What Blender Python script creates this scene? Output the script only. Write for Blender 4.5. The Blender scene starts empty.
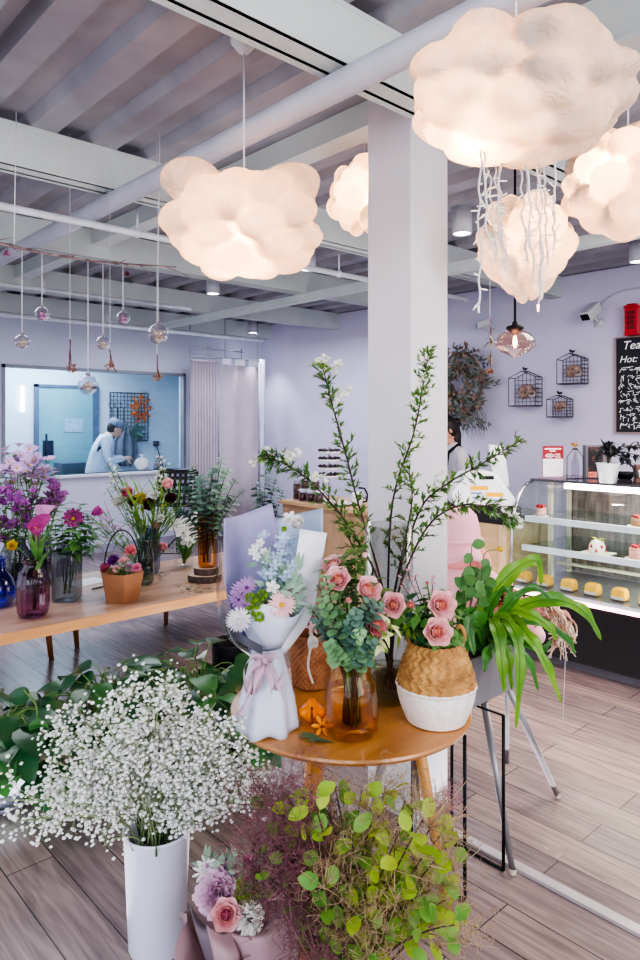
import bpy, math, random
from mathutils import Vector, Matrix, noise
random.seed(11)
R = random.uniform
pi = math.pi
C = bpy.context.scene.collection
# ---------------------------------------------------------------- room frame
# x (a) runs along the wall with the kitchen window, y (b) along the wall with the bird cages, z up.
F = 694.0
EYE = 1.57
FW = Vector((.677, .736, 0)); RT = Vector((.736, -.677, 0)); UP = Vector((0, 0, 1))
def pt(x, y, Y):
    p = FW * Y + RT * ((x - 320) / F * Y); p.z = EYE - (y - 422) * Y / F
    return p
def onz(x, y, z): return pt(x, y, F * (EYE - z) / (y - 422))
def ona(x, y, a): return pt(x, y, a / (.677 + .736 * (x - 320) / F))
def onb(x, y, b): return pt(x, y, b / (.736 - .677 * (x - 320) / F))
V = Vector
# ---------------------------------------------------------------- materials
def lin(h):
    h = h.lstrip('#'); o = []
    for i in (0, 2, 4):
        c = int(h[i:i+2], 16) / 255
        o.append(c / 12.92 if c <= .04045 else ((c + .055) / 1.055) ** 2.4)
    return (*o, 1)
MC = {}
def mat(name, col, rough=.6, col2=None, scale=8, metal=0, bump=0, bscale=60, trans=0, emit=0, ecol=None, detail=3, stretch=None, coat=0, spec=.5, contrast=(.35, .65)):
    if name in MC: return MC[name]
    m = bpy.data.materials.new(name); m.use_nodes = True; MC[name] = m
    nt = m.node_tree; N = nt.nodes; L = nt.links
    b = N['Principled BSDF']; out = N['Material Output']
    b.inputs['Roughness'].default_value = rough; b.inputs['Metallic'].default_value = metal
    b.inputs['Specular IOR Level'].default_value = spec
    if coat: b.inputs['Coat Weight'].default_value = coat
    tc = N.new('ShaderNodeTexCoord'); mp = N.new('ShaderNodeMapping'); L.new(tc.outputs['Object'], mp.inputs[0])
    if stretch: mp.inputs['Scale'].default_value = stretch
    nz = N.new('ShaderNodeTexNoise'); nz.inputs['Scale'].default_value = scale; nz.inputs['Detail'].default_value = detail
    L.new(mp.outputs[0], nz.inputs['Vector'])
    rp = N.new('ShaderNodeValToRGB'); e = rp.color_ramp.elements
    c1 = lin(col); c2 = lin(col2) if col2 else tuple(x * .86 for x in c1[:3]) + (1,)
    e[0].position, e[1].position = contrast; e[0].color = c1; e[1].color = c2
    L.new(nz.outputs['Fac'], rp.inputs[0]); L.new(rp.outputs[0], b.inputs['Base Color'])
    if bump:
        n2 = N.new('ShaderNodeTexNoise'); n2.inputs['Scale'].default_value = bscale; n2.inputs['Detail'].default_value = 3
        L.new(mp.outputs[0], n2.inputs['Vector'])
        bp = N.new('ShaderNodeBump'); bp.inputs['Strength'].default_value = bump; bp.inputs['Distance'].default_value = .01
        L.new(n2.outputs['Fac'], bp.inputs['Height']); L.new(bp.outputs[0], b.inputs['Normal'])
    if emit:
        b.inputs['Emission Color'].default_value = lin(ecol or col); b.inputs['Emission Strength'].default_value = emit
    if trans:
        tr = N.new('ShaderNodeBsdfTranslucent'); mx = N.new('ShaderNodeMixShader'); mx.inputs[0].default_value = trans
        L.new(rp.outputs[0], tr.inputs[0]); L.new(b.outputs[0], mx.inputs[1]); L.new(tr.outputs[0], mx.inputs[2]); L.new(mx.outputs[0], out.inputs[0])
    return m
def glass(name, col, gloss=.12, rough=.02, dens=.9):
    """thin-walled coloured glass: tinted see-through sheet with a fresnel sheen"""
    if name in MC: return MC[name]
    m = bpy.data.materials.new(name); m.use_nodes = True; MC[name] = m
    nt = m.node_tree; N = nt.nodes; L = nt.links; N.remove(N['Principled BSDF']); out = N['Material Output']
    t = N.new('ShaderNodeBsdfTransparent'); g = N.new('ShaderNodeBsdfGlossy'); g.inputs['Roughness'].default_value = rough
    nz = N.new('ShaderNodeTexNoise'); nz.inputs['Scale'].default_value = 14
    rp = N.new('ShaderNodeValToRGB'); c = lin(col); rp.color_ramp.elements[0].color = c
    rp.color_ramp.elements[1].color = tuple(x * dens for x in c[:3]) + (1,)
    L.new(nz.outputs[0], rp.inputs[0]); L.new(rp.outputs[0], t.inputs[0])
    lw = N.new('ShaderNodeLayerWeight'); lw.inputs[0].default_value = .35
    ma = N.new('ShaderNodeMath'); ma.operation = 'MULTIPLY_ADD'; ma.inputs[1].default_value = .8; ma.inputs[2].default_value = gloss * .5
    L.new(lw.outputs['Facing'], ma.inputs[0]); 
    pw = N.new('ShaderNodeMath'); pw.operation = 'POWER'; pw.inputs[1].default_value = 1.6
    L.new(ma.outputs[0], pw.inputs[0]); pw.use_clamp = True
    mx = N.new('ShaderNodeMixShader'); L.new(pw.outputs[0], mx.inputs[0]); L.new(t.outputs[0], mx.inputs[1]); L.new(g.outputs[0], mx.inputs[2]); L.new(mx.outputs[0], out.inputs[0])
    return m
def emat(name, col, s):
    return mat(name, col, emit=s)
# ---------------------------------------------------------------- mesh builder
def frame(d):
    d = d.normalized(); u = V((0, 0, 1)) if abs(d.z) < .95 else V((1, 0, 0))
    x = u.cross(d).normalized(); return x, d.cross(x).normalized(), d
def _ico(n):
    import bmesh
    bm = bmesh.new(); bmesh.ops.create_icosphere(bm, subdivisions=n, radius=1)
    r = ([v.co.copy() for v in bm.verts], [tuple(v.index for v in f.verts) for f in bm.faces]); bm.free(); return r
ICO = {k: _ico(k) for k in (1, 2, 3, 4, 5)}
OCT = ([V((1,0,0)),V((-1,0,0)),V((0,1,0)),V((0,-1,0)),V((0,0,1)),V((0,0,-1))], [(0,2,4),(2,1,4),(1,3,4),(3,0,4),(2,0,5),(1,2,5),(3,1,5),(0,3,5)])
class MB:
    def __init__(s): s.v = []; s.f = []; s.m = []
    def add(s, vs, fs, m=0):
        n = len(s.v); s.v.extend(vs)
        for f in fs: s.f.append(tuple(i + n for i in f)); s.m.append(m)
    def box(s, lo, hi, m=0):
        x0, y0, z0 = lo; x1, y1, z1 = hi
        s.add([V(p) for p in ((x0,y0,z0),(x1,y0,z0),(x1,y1,z0),(x0,y1,z0),(x0,y0,z1),(x1,y0,z1),(x1,y1,z1),(x0,y1,z1))],
              [(0,3,2,1),(4,5,6,7),(0,1,5,4),(1,2,6,5),(2,3,7,6),(3,0,4,7)], m); return s
    def obox(s, c, X, Y, Z, m=0):
        """box about c with half-axes X, Y, Z (vectors)"""
        c = V(c); ps = [c + X*i + Y*j + Z*k for k in (-1, 1) for i, j in ((-1,-1),(1,-1),(1,1),(-1,1))]
        s.add(ps, [(0,3,2,1),(4,5,6,7),(0,1,5,4),(1,2,6,5),(2,3,7,6),(3,0,4,7)], m); return s
    def tube(s, ps, r, n=6, m=0, cap=True):
        ps = [V(p) for p in ps]; k = len(ps); rs = r if isinstance(r, (list, tuple)) else [r] * k
        t = (ps[1] - ps[0]); x, y, _ = frame(t); vs = []
        for i, p in enumerate(ps):
            d = (ps[min(i+1, k-1)] - ps[max(i-1, 0)])
            if d.length < 1e-9: d = t
            d.normalize(); x = (x - d * x.dot(d))
            if x.length < 1e-6: x = frame(d)[0]
            x.normalize(); y = d.cross(x); t = d
            for j in range(n):
                a = 2 * pi * j / n; vs.append(p + x * (math.cos(a) * rs[i]) + y * (math.sin(a) * rs[i]))
        fs = [(i*n+j, i*n+(j+1) % n, (i+1)*n+(j+1) % n, (i+1)*n+j) for i in range(k-1) for j in range(n)]
        if cap and n > 3: fs += [tuple(range(n))[::-1], tuple(range((k-1)*n, k*n))]
        s.add(vs, fs, m); return s
    def lathe(s, prof, c=(0,0,0), n=32, m=0, sq=0, flute=0, nf=12, sx=1, sy=1, rot=0, axis=None):
        c = V(c); vs = []; k = len(prof); X, Y, Z = (V((1,0,0)), V((0,1,0)), V((0,0,1))) if axis is None else frame(V(axis))
        for r, z in prof:
            for j in range(n):
                a = 2*pi*j/n; rr = r
                if sq:
                    q = sq; ca, sa = abs(math.cos(a)), abs(math.sin(a)); p = 2 + q * 8
                    rr = r / ((ca**p + sa**p) ** (1/p)) * (1 - .0)
                if flute: rr *= 1 + flute * math.cos(nf * a)
                vs.append(c + X*(rr*math.cos(a+rot)*sx) + Y*(rr*math.sin(a+rot)*sy) + Z*z)
        fs = [(i*n+j, i*n+(j+1) % n, (i+1)*n+(j+1) % n, (i+1)*n+j) for i in range(k-1) for j in range(n)]
        s.add(vs, fs, m)
        return s
    def disc(s, c, r, n=32, m=0, axis=None):
        X, Y, Z = (V((1,0,0)), V((0,1,0)), V((0,0,1))) if axis is None else frame(V(axis))
        c = V(c); s.add([c + X*r*math.cos(2*pi*j/n) + Y*r*math.sin(2*pi*j/n) for j in range(n)], [tuple(range(n))], m); return s
    def ball(s, c, r, lv=2, m=0, M=None):
        vs, fs = OCT if lv == 0 else ICO[lv]; c = V(c)
        rr = r if isinstance(r, (tuple, list, Vector)) else (r, r, r)
        if M is None: s.add([V((c.x+p.x*rr[0], c.y+p.y*rr[1], c.z+p.z*rr[2])) for p in vs], fs, m)
        else: s.add([c + M @ V((p.x*rr[0], p.y*rr[1], p.z*rr[2])) for p in vs], fs, m)
        return s
    def grid(s, P, m=0, close=False):
        nr, nc = len(P), len(P[0]); vs = [p for row in P for p in row]
        fs = [(i*nc+j, i*nc+(j+1) % nc, (i+1)*nc+(j+1) % nc, (i+1)*nc+j) for i in range(nr-1) for j in range(nc if close else nc-1)]
        s.add(vs, fs, m); return s
    def leaf(s, b, d, nrm, L, W, bend=.3, seg=4, cup=.15, m=0, wave=0, tipw=.5, curl=0, rnd=0):
        """blade from b along d; nrm = upper side; bends away from nrm"""
        b = V(b); d = d.normalized(); sd = d.cross(nrm)
        if sd.length < 1e-5: sd = d.cross(V((.3,.5,.8)))
        sd.normalize(); n = sd.cross(d).normalized(); p = b.copy(); P = []
        for i in range(seg + 1):
            t = i / seg; w = W * .5 * (math.sin(pi * min(1, t ** tipw)) if i < seg else 0.02) 
            if rnd: w = W*.5*max(.03, math.sin(pi*(t if rnd == 1 else t**.62)))**(.55 if rnd == 1 else .75)
            if i == 0: w = W * .06
            wv = math.sin(t * 9) * wave * W
            P.append([p - sd*w + n*(cup*w + wv), p.copy(), p + sd*w + n*(cup*w - wv)])
            a = bend / seg * (1 + curl * t); ca, sa = math.cos(a), math.sin(a)
            d, n = d*ca - n*sa, n*ca + d*sa
            p = p + d * (L / seg)
        s.grid(P, m); return s
    def petal(s, c, ax, ang, r0, L, W, o0, o1, cup=.35, m=0, seg=4, ns=4, ruf=0, sharp=0):
        X, Y, Z = frame(ax); c = V(c); rad = X*math.cos(ang) + Y*math.sin(ang); tan = Z.cross(rad)
        p = c + rad * r0; P = []
        for i in range(seg + 1):
            v = i / seg; th = o0 + (o1 - o0) * v
            w = W * .5 * (max(.18, v ** .55)) * (max(0, 1 - v ** (4 - sharp*2.4)) ** .5 if i < seg else .25 * (1-sharp))
            nout = rad*math.cos(th) - Z*math.sin(th); row = []
            for j in range(ns + 1):
                u = -1 + 2 * j / ns
                row.append(p + tan*(u*w) - nout*(cup*w*u*u) + (nout*R(-ruf, ruf) + Z*R(-ruf, ruf))*(v*W))
            P.append(row); p = p + (rad*math.sin(th) + Z*math.cos(th)) * (L / seg)
        s.grid(P, m); return s
WL = {}
def obj(name, mb, mats, parent=None, smooth=True, bevel=0, mods=None, origin=None, solid=0):
    if not isinstance(mats, (list, tuple)): mats = [mats]
    me = bpy.data.meshes.new(name)
    if parent is not None: o0 = WL[parent.name]
    elif origin is not None: o0 = V(origin)
    else:
        xs = [v.x for v in mb.v]; ys = [v.y for v in mb.v]; zs = [v.z for v in mb.v]
        o0 = V(((min(xs)+max(xs))/2, (min(ys)+max(ys))/2, min(zs)))
    me.from_pydata([v - o0 for v in mb.v], [], mb.f)
    for mm in mats: me.materials.append(mm)
    me.polygons.foreach_set('material_index', mb.m)
    if smooth: me.polygons.foreach_set('use_smooth', [True] * len(mb.f))
    me.update()
    o = bpy.data.objects.new(name, me); C.objects.link(o)
    if parent is not None: o.parent = parent
    else: o.location = o0
    WL[o.name] = o0
    if solid:
        sm = o.modifiers.new('solid', 'SOLIDIFY'); sm.thickness = solid; sm.offset = 0
    if bevel:
        b = o.modifiers.new('bevel', 'BEVEL'); b.width = bevel; b.segments = 2; b.limit_method = 'ANGLE'; b.angle_limit = .8
        if smooth:
            o.modifiers.new('wn', 'WEIGHTED_NORMAL')
    elif smooth == 'auto':
        me.set_sharp_from_angle(angle=.7)
    return o
def tag(o, label, cat, group=None, kind=None):
    o['label'] = label; o['category'] = cat
    if group: o['group'] = group
    if kind: o['kind'] = kind
    return o
def thing(name, label, cat, loc, group=None):
    o = bpy.data.objects.new(name, None); C.objects.link(o); o.empty_display_size = .05
    o.location = V(loc); WL[o.name] = V(loc)
    return tag(o, label, cat, group, 'thing')
def struct(name, mb, m, smooth=False, bevel=0, label=None):
    o = obj(name, mb, m, None, smooth, bevel, origin=(0,0,0)); o['kind'] = 'structure'
    if label: o['label'] = label
    return o
def bez(p0, p1, p2, p3, n=10):
    o = []
    for i in range(n + 1):
        t = i / n; q = 1 - t
        o.append(p0*(q*q*q) + p1*(3*q*q*t) + p2*(3*q*t*t) + p3*(t*t*t))
    return o
def crom(ps, n=6):
    """smooth curve through points"""
    ps = [V(p) for p in ps]; q = [ps[0]*2 - ps[1]] + ps + [ps[-1]*2 - ps[-2]]; o = []
    for i in range(1, len(q) - 2):
        for k in range(n):
            t = k / n; a, b, c, d = q[i-1], q[i], q[i+1], q[i+2]
            o.append((b*2 + (c-a)*t + (a*2-b*5+c*4-d)*t*t + (b*3-a-c*3+d)*t**3) * .5)
    o.append(ps[-1]); return o
def rv(): 
    while 1:
        v = V((R(-1,1), R(-1,1), R(-1,1)))
        if .01 < v.length < 1: return v.normalized()
def rtop(ax, spread):
    v = (ax.normalized() + rv() * spread); return v.normalized()
# ---------------------------------------------------------------- camera, world, lights
cd = bpy.data.cameras.new('camera'); cam = bpy.data.objects.new('camera', cd); C.objects.link(cam)
cam.location = (0, 0, EYE); cam.rotation_euler = (pi/2, 0, -math.atan2(.677, .736))
cd.sensor_fit = 'VERTICAL'; cd.sensor_height = 36; cd.sensor_width = 24; cd.lens = F / 960 * 36; cd.shift_y = -58 / 960; cd.clip_start = .02
bpy.context.scene.camera = cam
sc = bpy.context.scene
sc.view_settings.view_transform = 'AgX'; sc.view_settings.look = 'AgX - High Contrast'; sc.view_settings.exposure = .62
w = bpy.data.worlds.new('world'); sc.world = w; w.use_nodes = True
wn = w.node_tree.nodes; wl = w.node_tree.links; bg = wn['Background']
bg.inputs[0].default_value = (.80, .84, 1, 1); bg.inputs[1].default_value = 1.0
try:
    sc.cycles.transparent_max_bounces = 24; sc.cycles.max_bounces = 8; sc.cycles.sample_clamp_indirect = 4
except Exception: pass
def light(name, kind, loc, energy, col=(1,1,1), size=.1, aim=None, **k):
    d = bpy.data.lights.new(name, kind); d.energy = energy; d.color = col
    if kind == 'AREA': d.size = size
    else: d.shadow_soft_size = size
    for a, b in k.items(): setattr(d, a, b)
    o = bpy.data.objects.new(name, d); C.objects.link(o); o.location = loc
    if aim is not None: o.rotation_euler = (V(aim) - V(loc)).to_track_quat('-Z', 'Y').to_euler()
    return o
light('fill_area_left', 'AREA', (-1.9, -.6, 2.2), 62, (.90, .93, 1), 2.2, (2.6, 2.6, .6))  # unseen cool fill panel, added behind the camera on the left
light('fill_area_right', 'AREA', (1.4, -2.3, 2.2), 55, (1, .95, .92), 2.0, (2.6, 3, .8))  # second added fill panel, out of view behind the camera on the right
light('ceiling_fill_back', 'AREA', (4.4, 5.8, 2.65), 36, (.85, .88, 1), 2.2, (4.4, 5.8, 0))  # added interior fill under the ceiling, no fitting modelled
light('ceiling_fill_mid', 'AREA', (1.2, 4.6, 2.65), 26, (.93, .92, 1), 1.8, (1.2, 4.6, 0))  # added fill over the long table side, no lamp hangs here
light('ceiling_fill_right', 'AREA', (4.2, 1.0, 2.65), 46, (1, .86, .74), 1.6, (4.2, 1.2, 0))  # added warm fill for the right side of the floor, no fitting
light('kitchen_area', 'AREA', (3.6, 9.1, 2.6), 66, (.90, .97, 1), 1.6, (3.6, 9.2, 0))
_p = onz(590, 790, 0); light('floor_patch_spot', 'SPOT', (_p.x-.2, _p.y, 2.6), 60, (1, .82, .66), .08, (_p.x, _p.y, 0), spot_size=.42, spot_blend=.7)  # added spot in place of sunlight, makes the warm patch on the floor
light('floor_bounce', 'AREA', (3.3, 2.6, .06), 22, (.95, .93, 1), 2.4, (3.3, 2.6, 3))
light('floor_bounce_left', 'AREA', (1.2, 2.7, .06), 10, (.92, .93, 1), 1.5, (1.2, 2.7, 3))
# ---------------------------------------------------------------- setting
def floor_mat():
    m = bpy.data.materials.new('plank_floor'); m.use_nodes = True; N = m.node_tree.nodes; L = m.node_tree.links; b = N['Principled BSDF']
    tc = N.new('ShaderNodeTexCoord'); mp = N.new('ShaderNodeMapping'); mp.inputs['Rotation'].default_value = (0, 0, pi/2)
    L.new(tc.outputs['Object'], mp.inputs[0])
    br = N.new('ShaderNodeTexBrick'); br.inputs['Scale'].default_value = 1; br.inputs['Brick Width'].default_value = 1.25; br.inputs['Row Height'].default_value = .165
    br.inputs['Mortar Size'].default_value = .0022; br.inputs['Mortar Smooth'].default_value = .3; br.offset = .37; br.offset_frequency = 2
    br.inputs['Color1'].default_value = lin('#897c7e'); br.inputs['Color2'].default_value = lin('#a4938e'); br.inputs['Mortar'].default_value = lin('#352d33')
    L.new(mp.outputs[0], br.inputs['Vector'])
    m2 = N.new('ShaderNodeMapping'); m2.inputs['Scale'].default_value = (14, 1.1, 1); L.new(tc.outputs['Object'], m2.inputs[0])
    nz = N.new('ShaderNodeTexNoise'); nz.inputs['Scale'].default_value = 3; nz.inputs['Detail'].default_value = 7; nz.inputs['Distortion'].default_value = .8; L.new(m2.outputs[0], nz.inputs['Vector'])
    rp = N.new('ShaderNodeValToRGB'); rp.color_ramp.elements[0].position = .3; rp.color_ramp.elements[0].color = (.55, .52, .54, 1); rp.color_ramp.elements[1].position = .7; rp.color_ramp.elements[1].color = (1.12, 1.1, 1.1, 1)
    L.new(nz.outputs[0], rp.inputs[0])
    mx = N.new('ShaderNodeMix'); mx.data_type = 'RGBA'; mx.blend_type = 'MULTIPLY'; mx.inputs[0].default_value = 1
    L.new(br.outputs['Color'], mx.inputs[6]); L.new(rp.outputs[0], mx.inputs[7]); L.new(mx.outputs[2], b.inputs['Base Color'])
    n3 = N.new('ShaderNodeTexNoise'); n3.inputs['Scale'].default_value = 5; n3.inputs['Detail'].default_value = 4; L.new(tc.outputs['Object'], n3.inputs['Vector'])
    mr = N.new('ShaderNodeMapRange'); mr.inputs[3].default_value = .20; mr.inputs[4].default_value = .30; L.new(n3.outputs[0], mr.inputs[0]); L.new(mr.outputs[0], b.inputs['Roughness'])
    bp = N.new('ShaderNodeBump'); bp.inputs['Strength'].default_value = .25; bp.inputs['Distance'].default_value = .004
    iv = N.new('ShaderNodeMath'); iv.operation = 'MULTIPLY_ADD'; iv.inputs[1].default_value = -1; iv.inputs[2].default_value = 1; L.new(br.outputs['Fac'], iv.inputs[0])
    L.new(iv.outputs[0], bp.inputs['Height']); L.new(bp.outputs[0], b.inputs['Normal'])
    return m
HW = 2.95; A1 = 6.155; B1 = 7.93
wallm = mat('lavender_wall_paint', '#dad6ec', .75, '#d3cfe7', 2, bump=.04, bscale=90)
wallw = mat('pale_wall_paint', '#cfd3e4', .75, '#c8cde0', 2, bump=.04, bscale=90)
whitem = mat('white_painted_steel', '#d3dbd8', .5, '#c9d2cf', 3)
kitm = mat('kitchen_wall_paint', '#cfdce6', .7, '#c8d6e2', 2)
deckm = mat('grey_painted_deck', '#a3a1a8', .5, '#8e8c95', 3, detail=5)
struct('floor', MB().box((-3, -3, -.1), (6.4, 10.4, 0)), floor_mat())
# ceiling: trapezoidal steel deck, ribs along y
P = []; x = -3.0; per = .30; prof = []
while x < 6.4:
    prof += [(x, 0), (x + .12, 0), (x + .15, .05), (x + .27, .05)]; x += per
mbc = MB(); mbc.grid([[V((px, -3, HW + pz)), V((px, 10.4, HW + pz))] for px, pz in prof])
mbc.box((-3, -3, HW + .08), (6.4, 10.4, HW + .1))
struct('ceiling', mbc, deckm)
struct('wall_right', MB().box((A1, -3, 0), (A1 + .15, B1 + .15, HW)), wallm)
wb = MB(); y0, y1 = B1, B1 + .15
wa0, wa1, wz0, wz1 = 2.57, 4.88, .955, 2.205
for lo, hi in (((-3, y0, 0), (wa0, y1, HW)), ((wa1, y0, 0), (A1, y1, HW)), ((wa0, y0, 0), (wa1, y1, wz0)), ((wa0, y0, wz1), (wa1, y1, HW))): wb.box(lo, hi)
struct('wall_back', wb, wallw)
fr = MB(); t = .035; fm = mat('window_frame_metal', '#8d93a0', .4)
for lo, hi in (((wa0, y0-.02, wz1-t), (wa1, y0+.06, wz1)), ((wa1-t, y0-.02, wz0), (wa1, y0+.06, wz1)), ((wa0, y0-.02, wz0), (wa0+t, y0+.06, wz1))): fr.box(lo, hi)
wo = struct('window_1', fr, fm)
o = obj('pane', MB().box((wa0+t, y0+.03, wz0), (wa1-t, y0+.036, wz1-t)), glass('window_glass', '#eef6ff', .06), wo, False)
o = obj('window_sill', MB().box((wa0-.03, y0-.07, wz0-.035), (wa1+.03, y0+.15, wz0)), mat('sill_white', '#dfe4ee', .4), wo, False, .006)
struct('baseboard_back', MB().box((-3, y0-.015, 0), (A1, y0, .1)), mat('baseboard_lilac', '#a5a3ba', .5))
struct('baseboard_right', MB().box((A1-.015, -3, 0), (A1, y0-.02, .1)), MC['baseboard_lilac'])
# kitchen behind the window
struct('wall_kitchen', MB().box((-1, 10.2, 0), (A1+.1, 10.3, HW)), kitm)
struct('wall_kitchen_right', MB().box((A1, y1, 0), (A1 + .1, 10.3, HW)), kitm)
struct('wall_kitchen_left', MB().box((-1.1, y1, 0), (-1, 10.3, HW)), kitm)
da0, da1 = 3.80, 4.62
d = struct('door_1', MB().box((da0-.05, 10.13, 0), (da0, 10.2, 2.12)).box((da1, 10.13, 0), (da1+.09, 10.2, 2.12)).box((da0-.05, 10.13, 2.08), (da1+.09, 10.2, 2.12)), mat('door_frame_grey', '#5d6f86', .4))
obj('pane', MB().box((da0, 10.15, 0), (da1, 10.18, 2.08)), mat('frosted_blue_glass', '#83adb5', .25, '#709fab', 1.5, emit=.04), d, False)
obj('notice', MB().box((4.18, 10.143, 1.42), (4.46, 10.149, 1.62)), mat('notice_paper', '#7f9fb8', .6, '#a5c2d4', 60), d, False)
obj('door_handle', MB().box((da0+.06, 10.1, 1.08), (da0+.2, 10.149, 1.3)).box((da0+.08, 10.07, 1.0), (da0+.1, 10.1, 1.4)), mat('dark_handle', '#39465a', .3, metal=.6), d, False)
# ceiling beams (I sections along x) and girder
def ibeam_x(b, z0=2.75, z1=HW, a0=-3, a1=A1, wd=.13):
    return MB().box((a0, b-wd/2, z0), (a1, b+wd/2, z0+.018)).box((a0, b-wd/2, z1-.018), (a1, b+wd/2, z1)).box((a0, b-wd/2+.003, z0), (a1, b-wd/2+.018, z1)).box((a0, b+.02, z0), (a1, b+.035, z1))
for i, b in enumerate((1.685, 3.36, 4.83, 6.40, 7.80)):
    struct('trim_%d' % (i + 1), ibeam_x(b), whitem)
struct('trim_6', MB().box((2.13, -3, 2.74), (2.30, 1.78, 2.755)).box((2.19, -3, 2.755), (2.24, 1.78, HW-.001)).box((2.16, 1.92, 2.84), (2.28, B1, HW-.001)), whitem)
struct('trim_7', MB().box((4.2, -3, 2.68), (4.28, B1, 2.75)), whitem)
struct('trim_8', MB().box((-.3, -3, 2.70), (-.18, B1, 2.75)), whitem)
struct('trim_9', MB().box((.62, -3, 2.87), (.74, B1, HW)), mat('grey_joist', '#a7a7b2', .5))
# pillar
pm = mat('pillar_paint', '#dcdadd', .6, '#d6d3d8', 3, bump=.05, bscale=120)
struct('trim_10', MB().box((2.1, 1.757, 0), (2.335, 1.99, HW-.001)), pm, bevel=.004)
struct('trim_11', MB().box((2.145, -3, 0), (2.185, 1.757, .012)), mat('floor_track_metal', '#c9c4c6', .3, metal=.3))
# ================================================================ CEILING THINGS
pipem = mat('pipe_paint_grey', '#c3c3cb', .45, '#b5b5bf', 4)
wpipe = mat('pipe_paint_white', '#dfe3ea', .4)
def pipe(name, label, p0, p1, r, m, clips=()):
    t = thing(name, label, 'pipe', (V(p0)+V(p1))/2)
    obj('pipe_run', MB().tube([p0, p1], r, 16), m, t)
    d = (V(p1)-V(p0)).normalized()
    for c in clips:
        q = V(p0) + d*c; k = MB(); k.tube([q - d*.012, q + d*.012], r*1.25, 16); k.tube([q + UP*r, V((q.x, q.y, 2.749))], .006, 6)
        obj('pipe_clip', k, m, t)
    return t
pipe('ceiling_pipe', 'thick grey round pipe running diagonally under the beams past the pillar', (1.62, -3, 2.695), (1.62, B1-.01, 2.695), .047, pipem)
pipe('ceiling_pipe', 'slim white pipe crossing the ceiling above the hanging glass globes', (-3, 3.50, 2.61), (4.93, 3.50, 2.61), .019, wpipe, (2.3, 4.85, 6.4, 7.6))
pipe('ceiling_pipe', 'thin white pipe low along the ceiling in front of the kitchen window wall', (-3, 7.1, 2.62), (5.55, 7.1, 2.62), .022, wpipe, (4.5, 6.4, 8.2))
pipe('ceiling_pipe', 'white conduit pipe with a bent end near the curtain cubicle', (-3, 5.75, 2.66), (3.6, 5.75, 2.66), .018, wpipe, (5.2,))
# ---- cloud lamps: one smooth union of puffs as a star-shaped shell
def cloud_mat():
    m = bpy.data.materials.new('cloud_fibre'); m.use_nodes = True; N = m.node_tree.nodes; L = m.node_tree.links; b = N['Principled BSDF']; out = N['Material Output']
    b.inputs['Roughness'].default_value = .9
    tc = N.new('ShaderNodeTexCoord'); nz = N.new('ShaderNodeTexNoise'); nz.inputs['Scale'].default_value = 9; nz.inputs['Detail'].default_value = 8; nz.inputs['Distortion'].default_value = 1.2
    L.new(tc.outputs['Object'], nz.inputs['Vector'])
    rp = N.new('ShaderNodeValToRGB'); rp.color_ramp.elements[0].position = .3; rp.color_ramp.elements[0].color = lin('#c4bfba'); rp.color_ramp.elements[1].position = .65; rp.color_ramp.elements[1].color = lin('#eceae6')
    L.new(nz.outputs[0], rp.inputs[0]); L.new(rp.outputs[0], b.inputs['Base Color'])
    n2 = N.new('ShaderNodeTexNoise'); n2.inputs['Scale'].default_value = 26; n2.inputs['Detail'].default_value = 6; n2.inputs['Distortion'].default_value = 2.5; L.new(tc.outputs['Object'], n2.inputs['Vector'])
    bp = N.new('ShaderNodeBump'); bp.inputs['Strength'].default_value = .9; bp.inputs['Distance'].default_value = .03; L.new(n2.outputs[0], bp.inputs['Height']); L.new(bp.outputs[0], b.inputs['Normal'])
    tr = N.new('ShaderNodeBsdfTranslucent'); tr.inputs[0].default_value = (1, .84, .70, 1); mx = N.new('ShaderNodeMixShader'); mx.inputs[0].default_value = .42
    L.new(b.outputs[0], mx.inputs[1]); L.new(tr.outputs[0], mx.inputs[2]); L.new(mx.outputs[0], out.inputs[0])
    return m
cloudm = cloud_mat(); cordm = mat('white_cord', '#e6e6ea', .5); blackm = mat('black_metal', '#17161b', .5, '#1e1d23', 20, spec=.25); 
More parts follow.
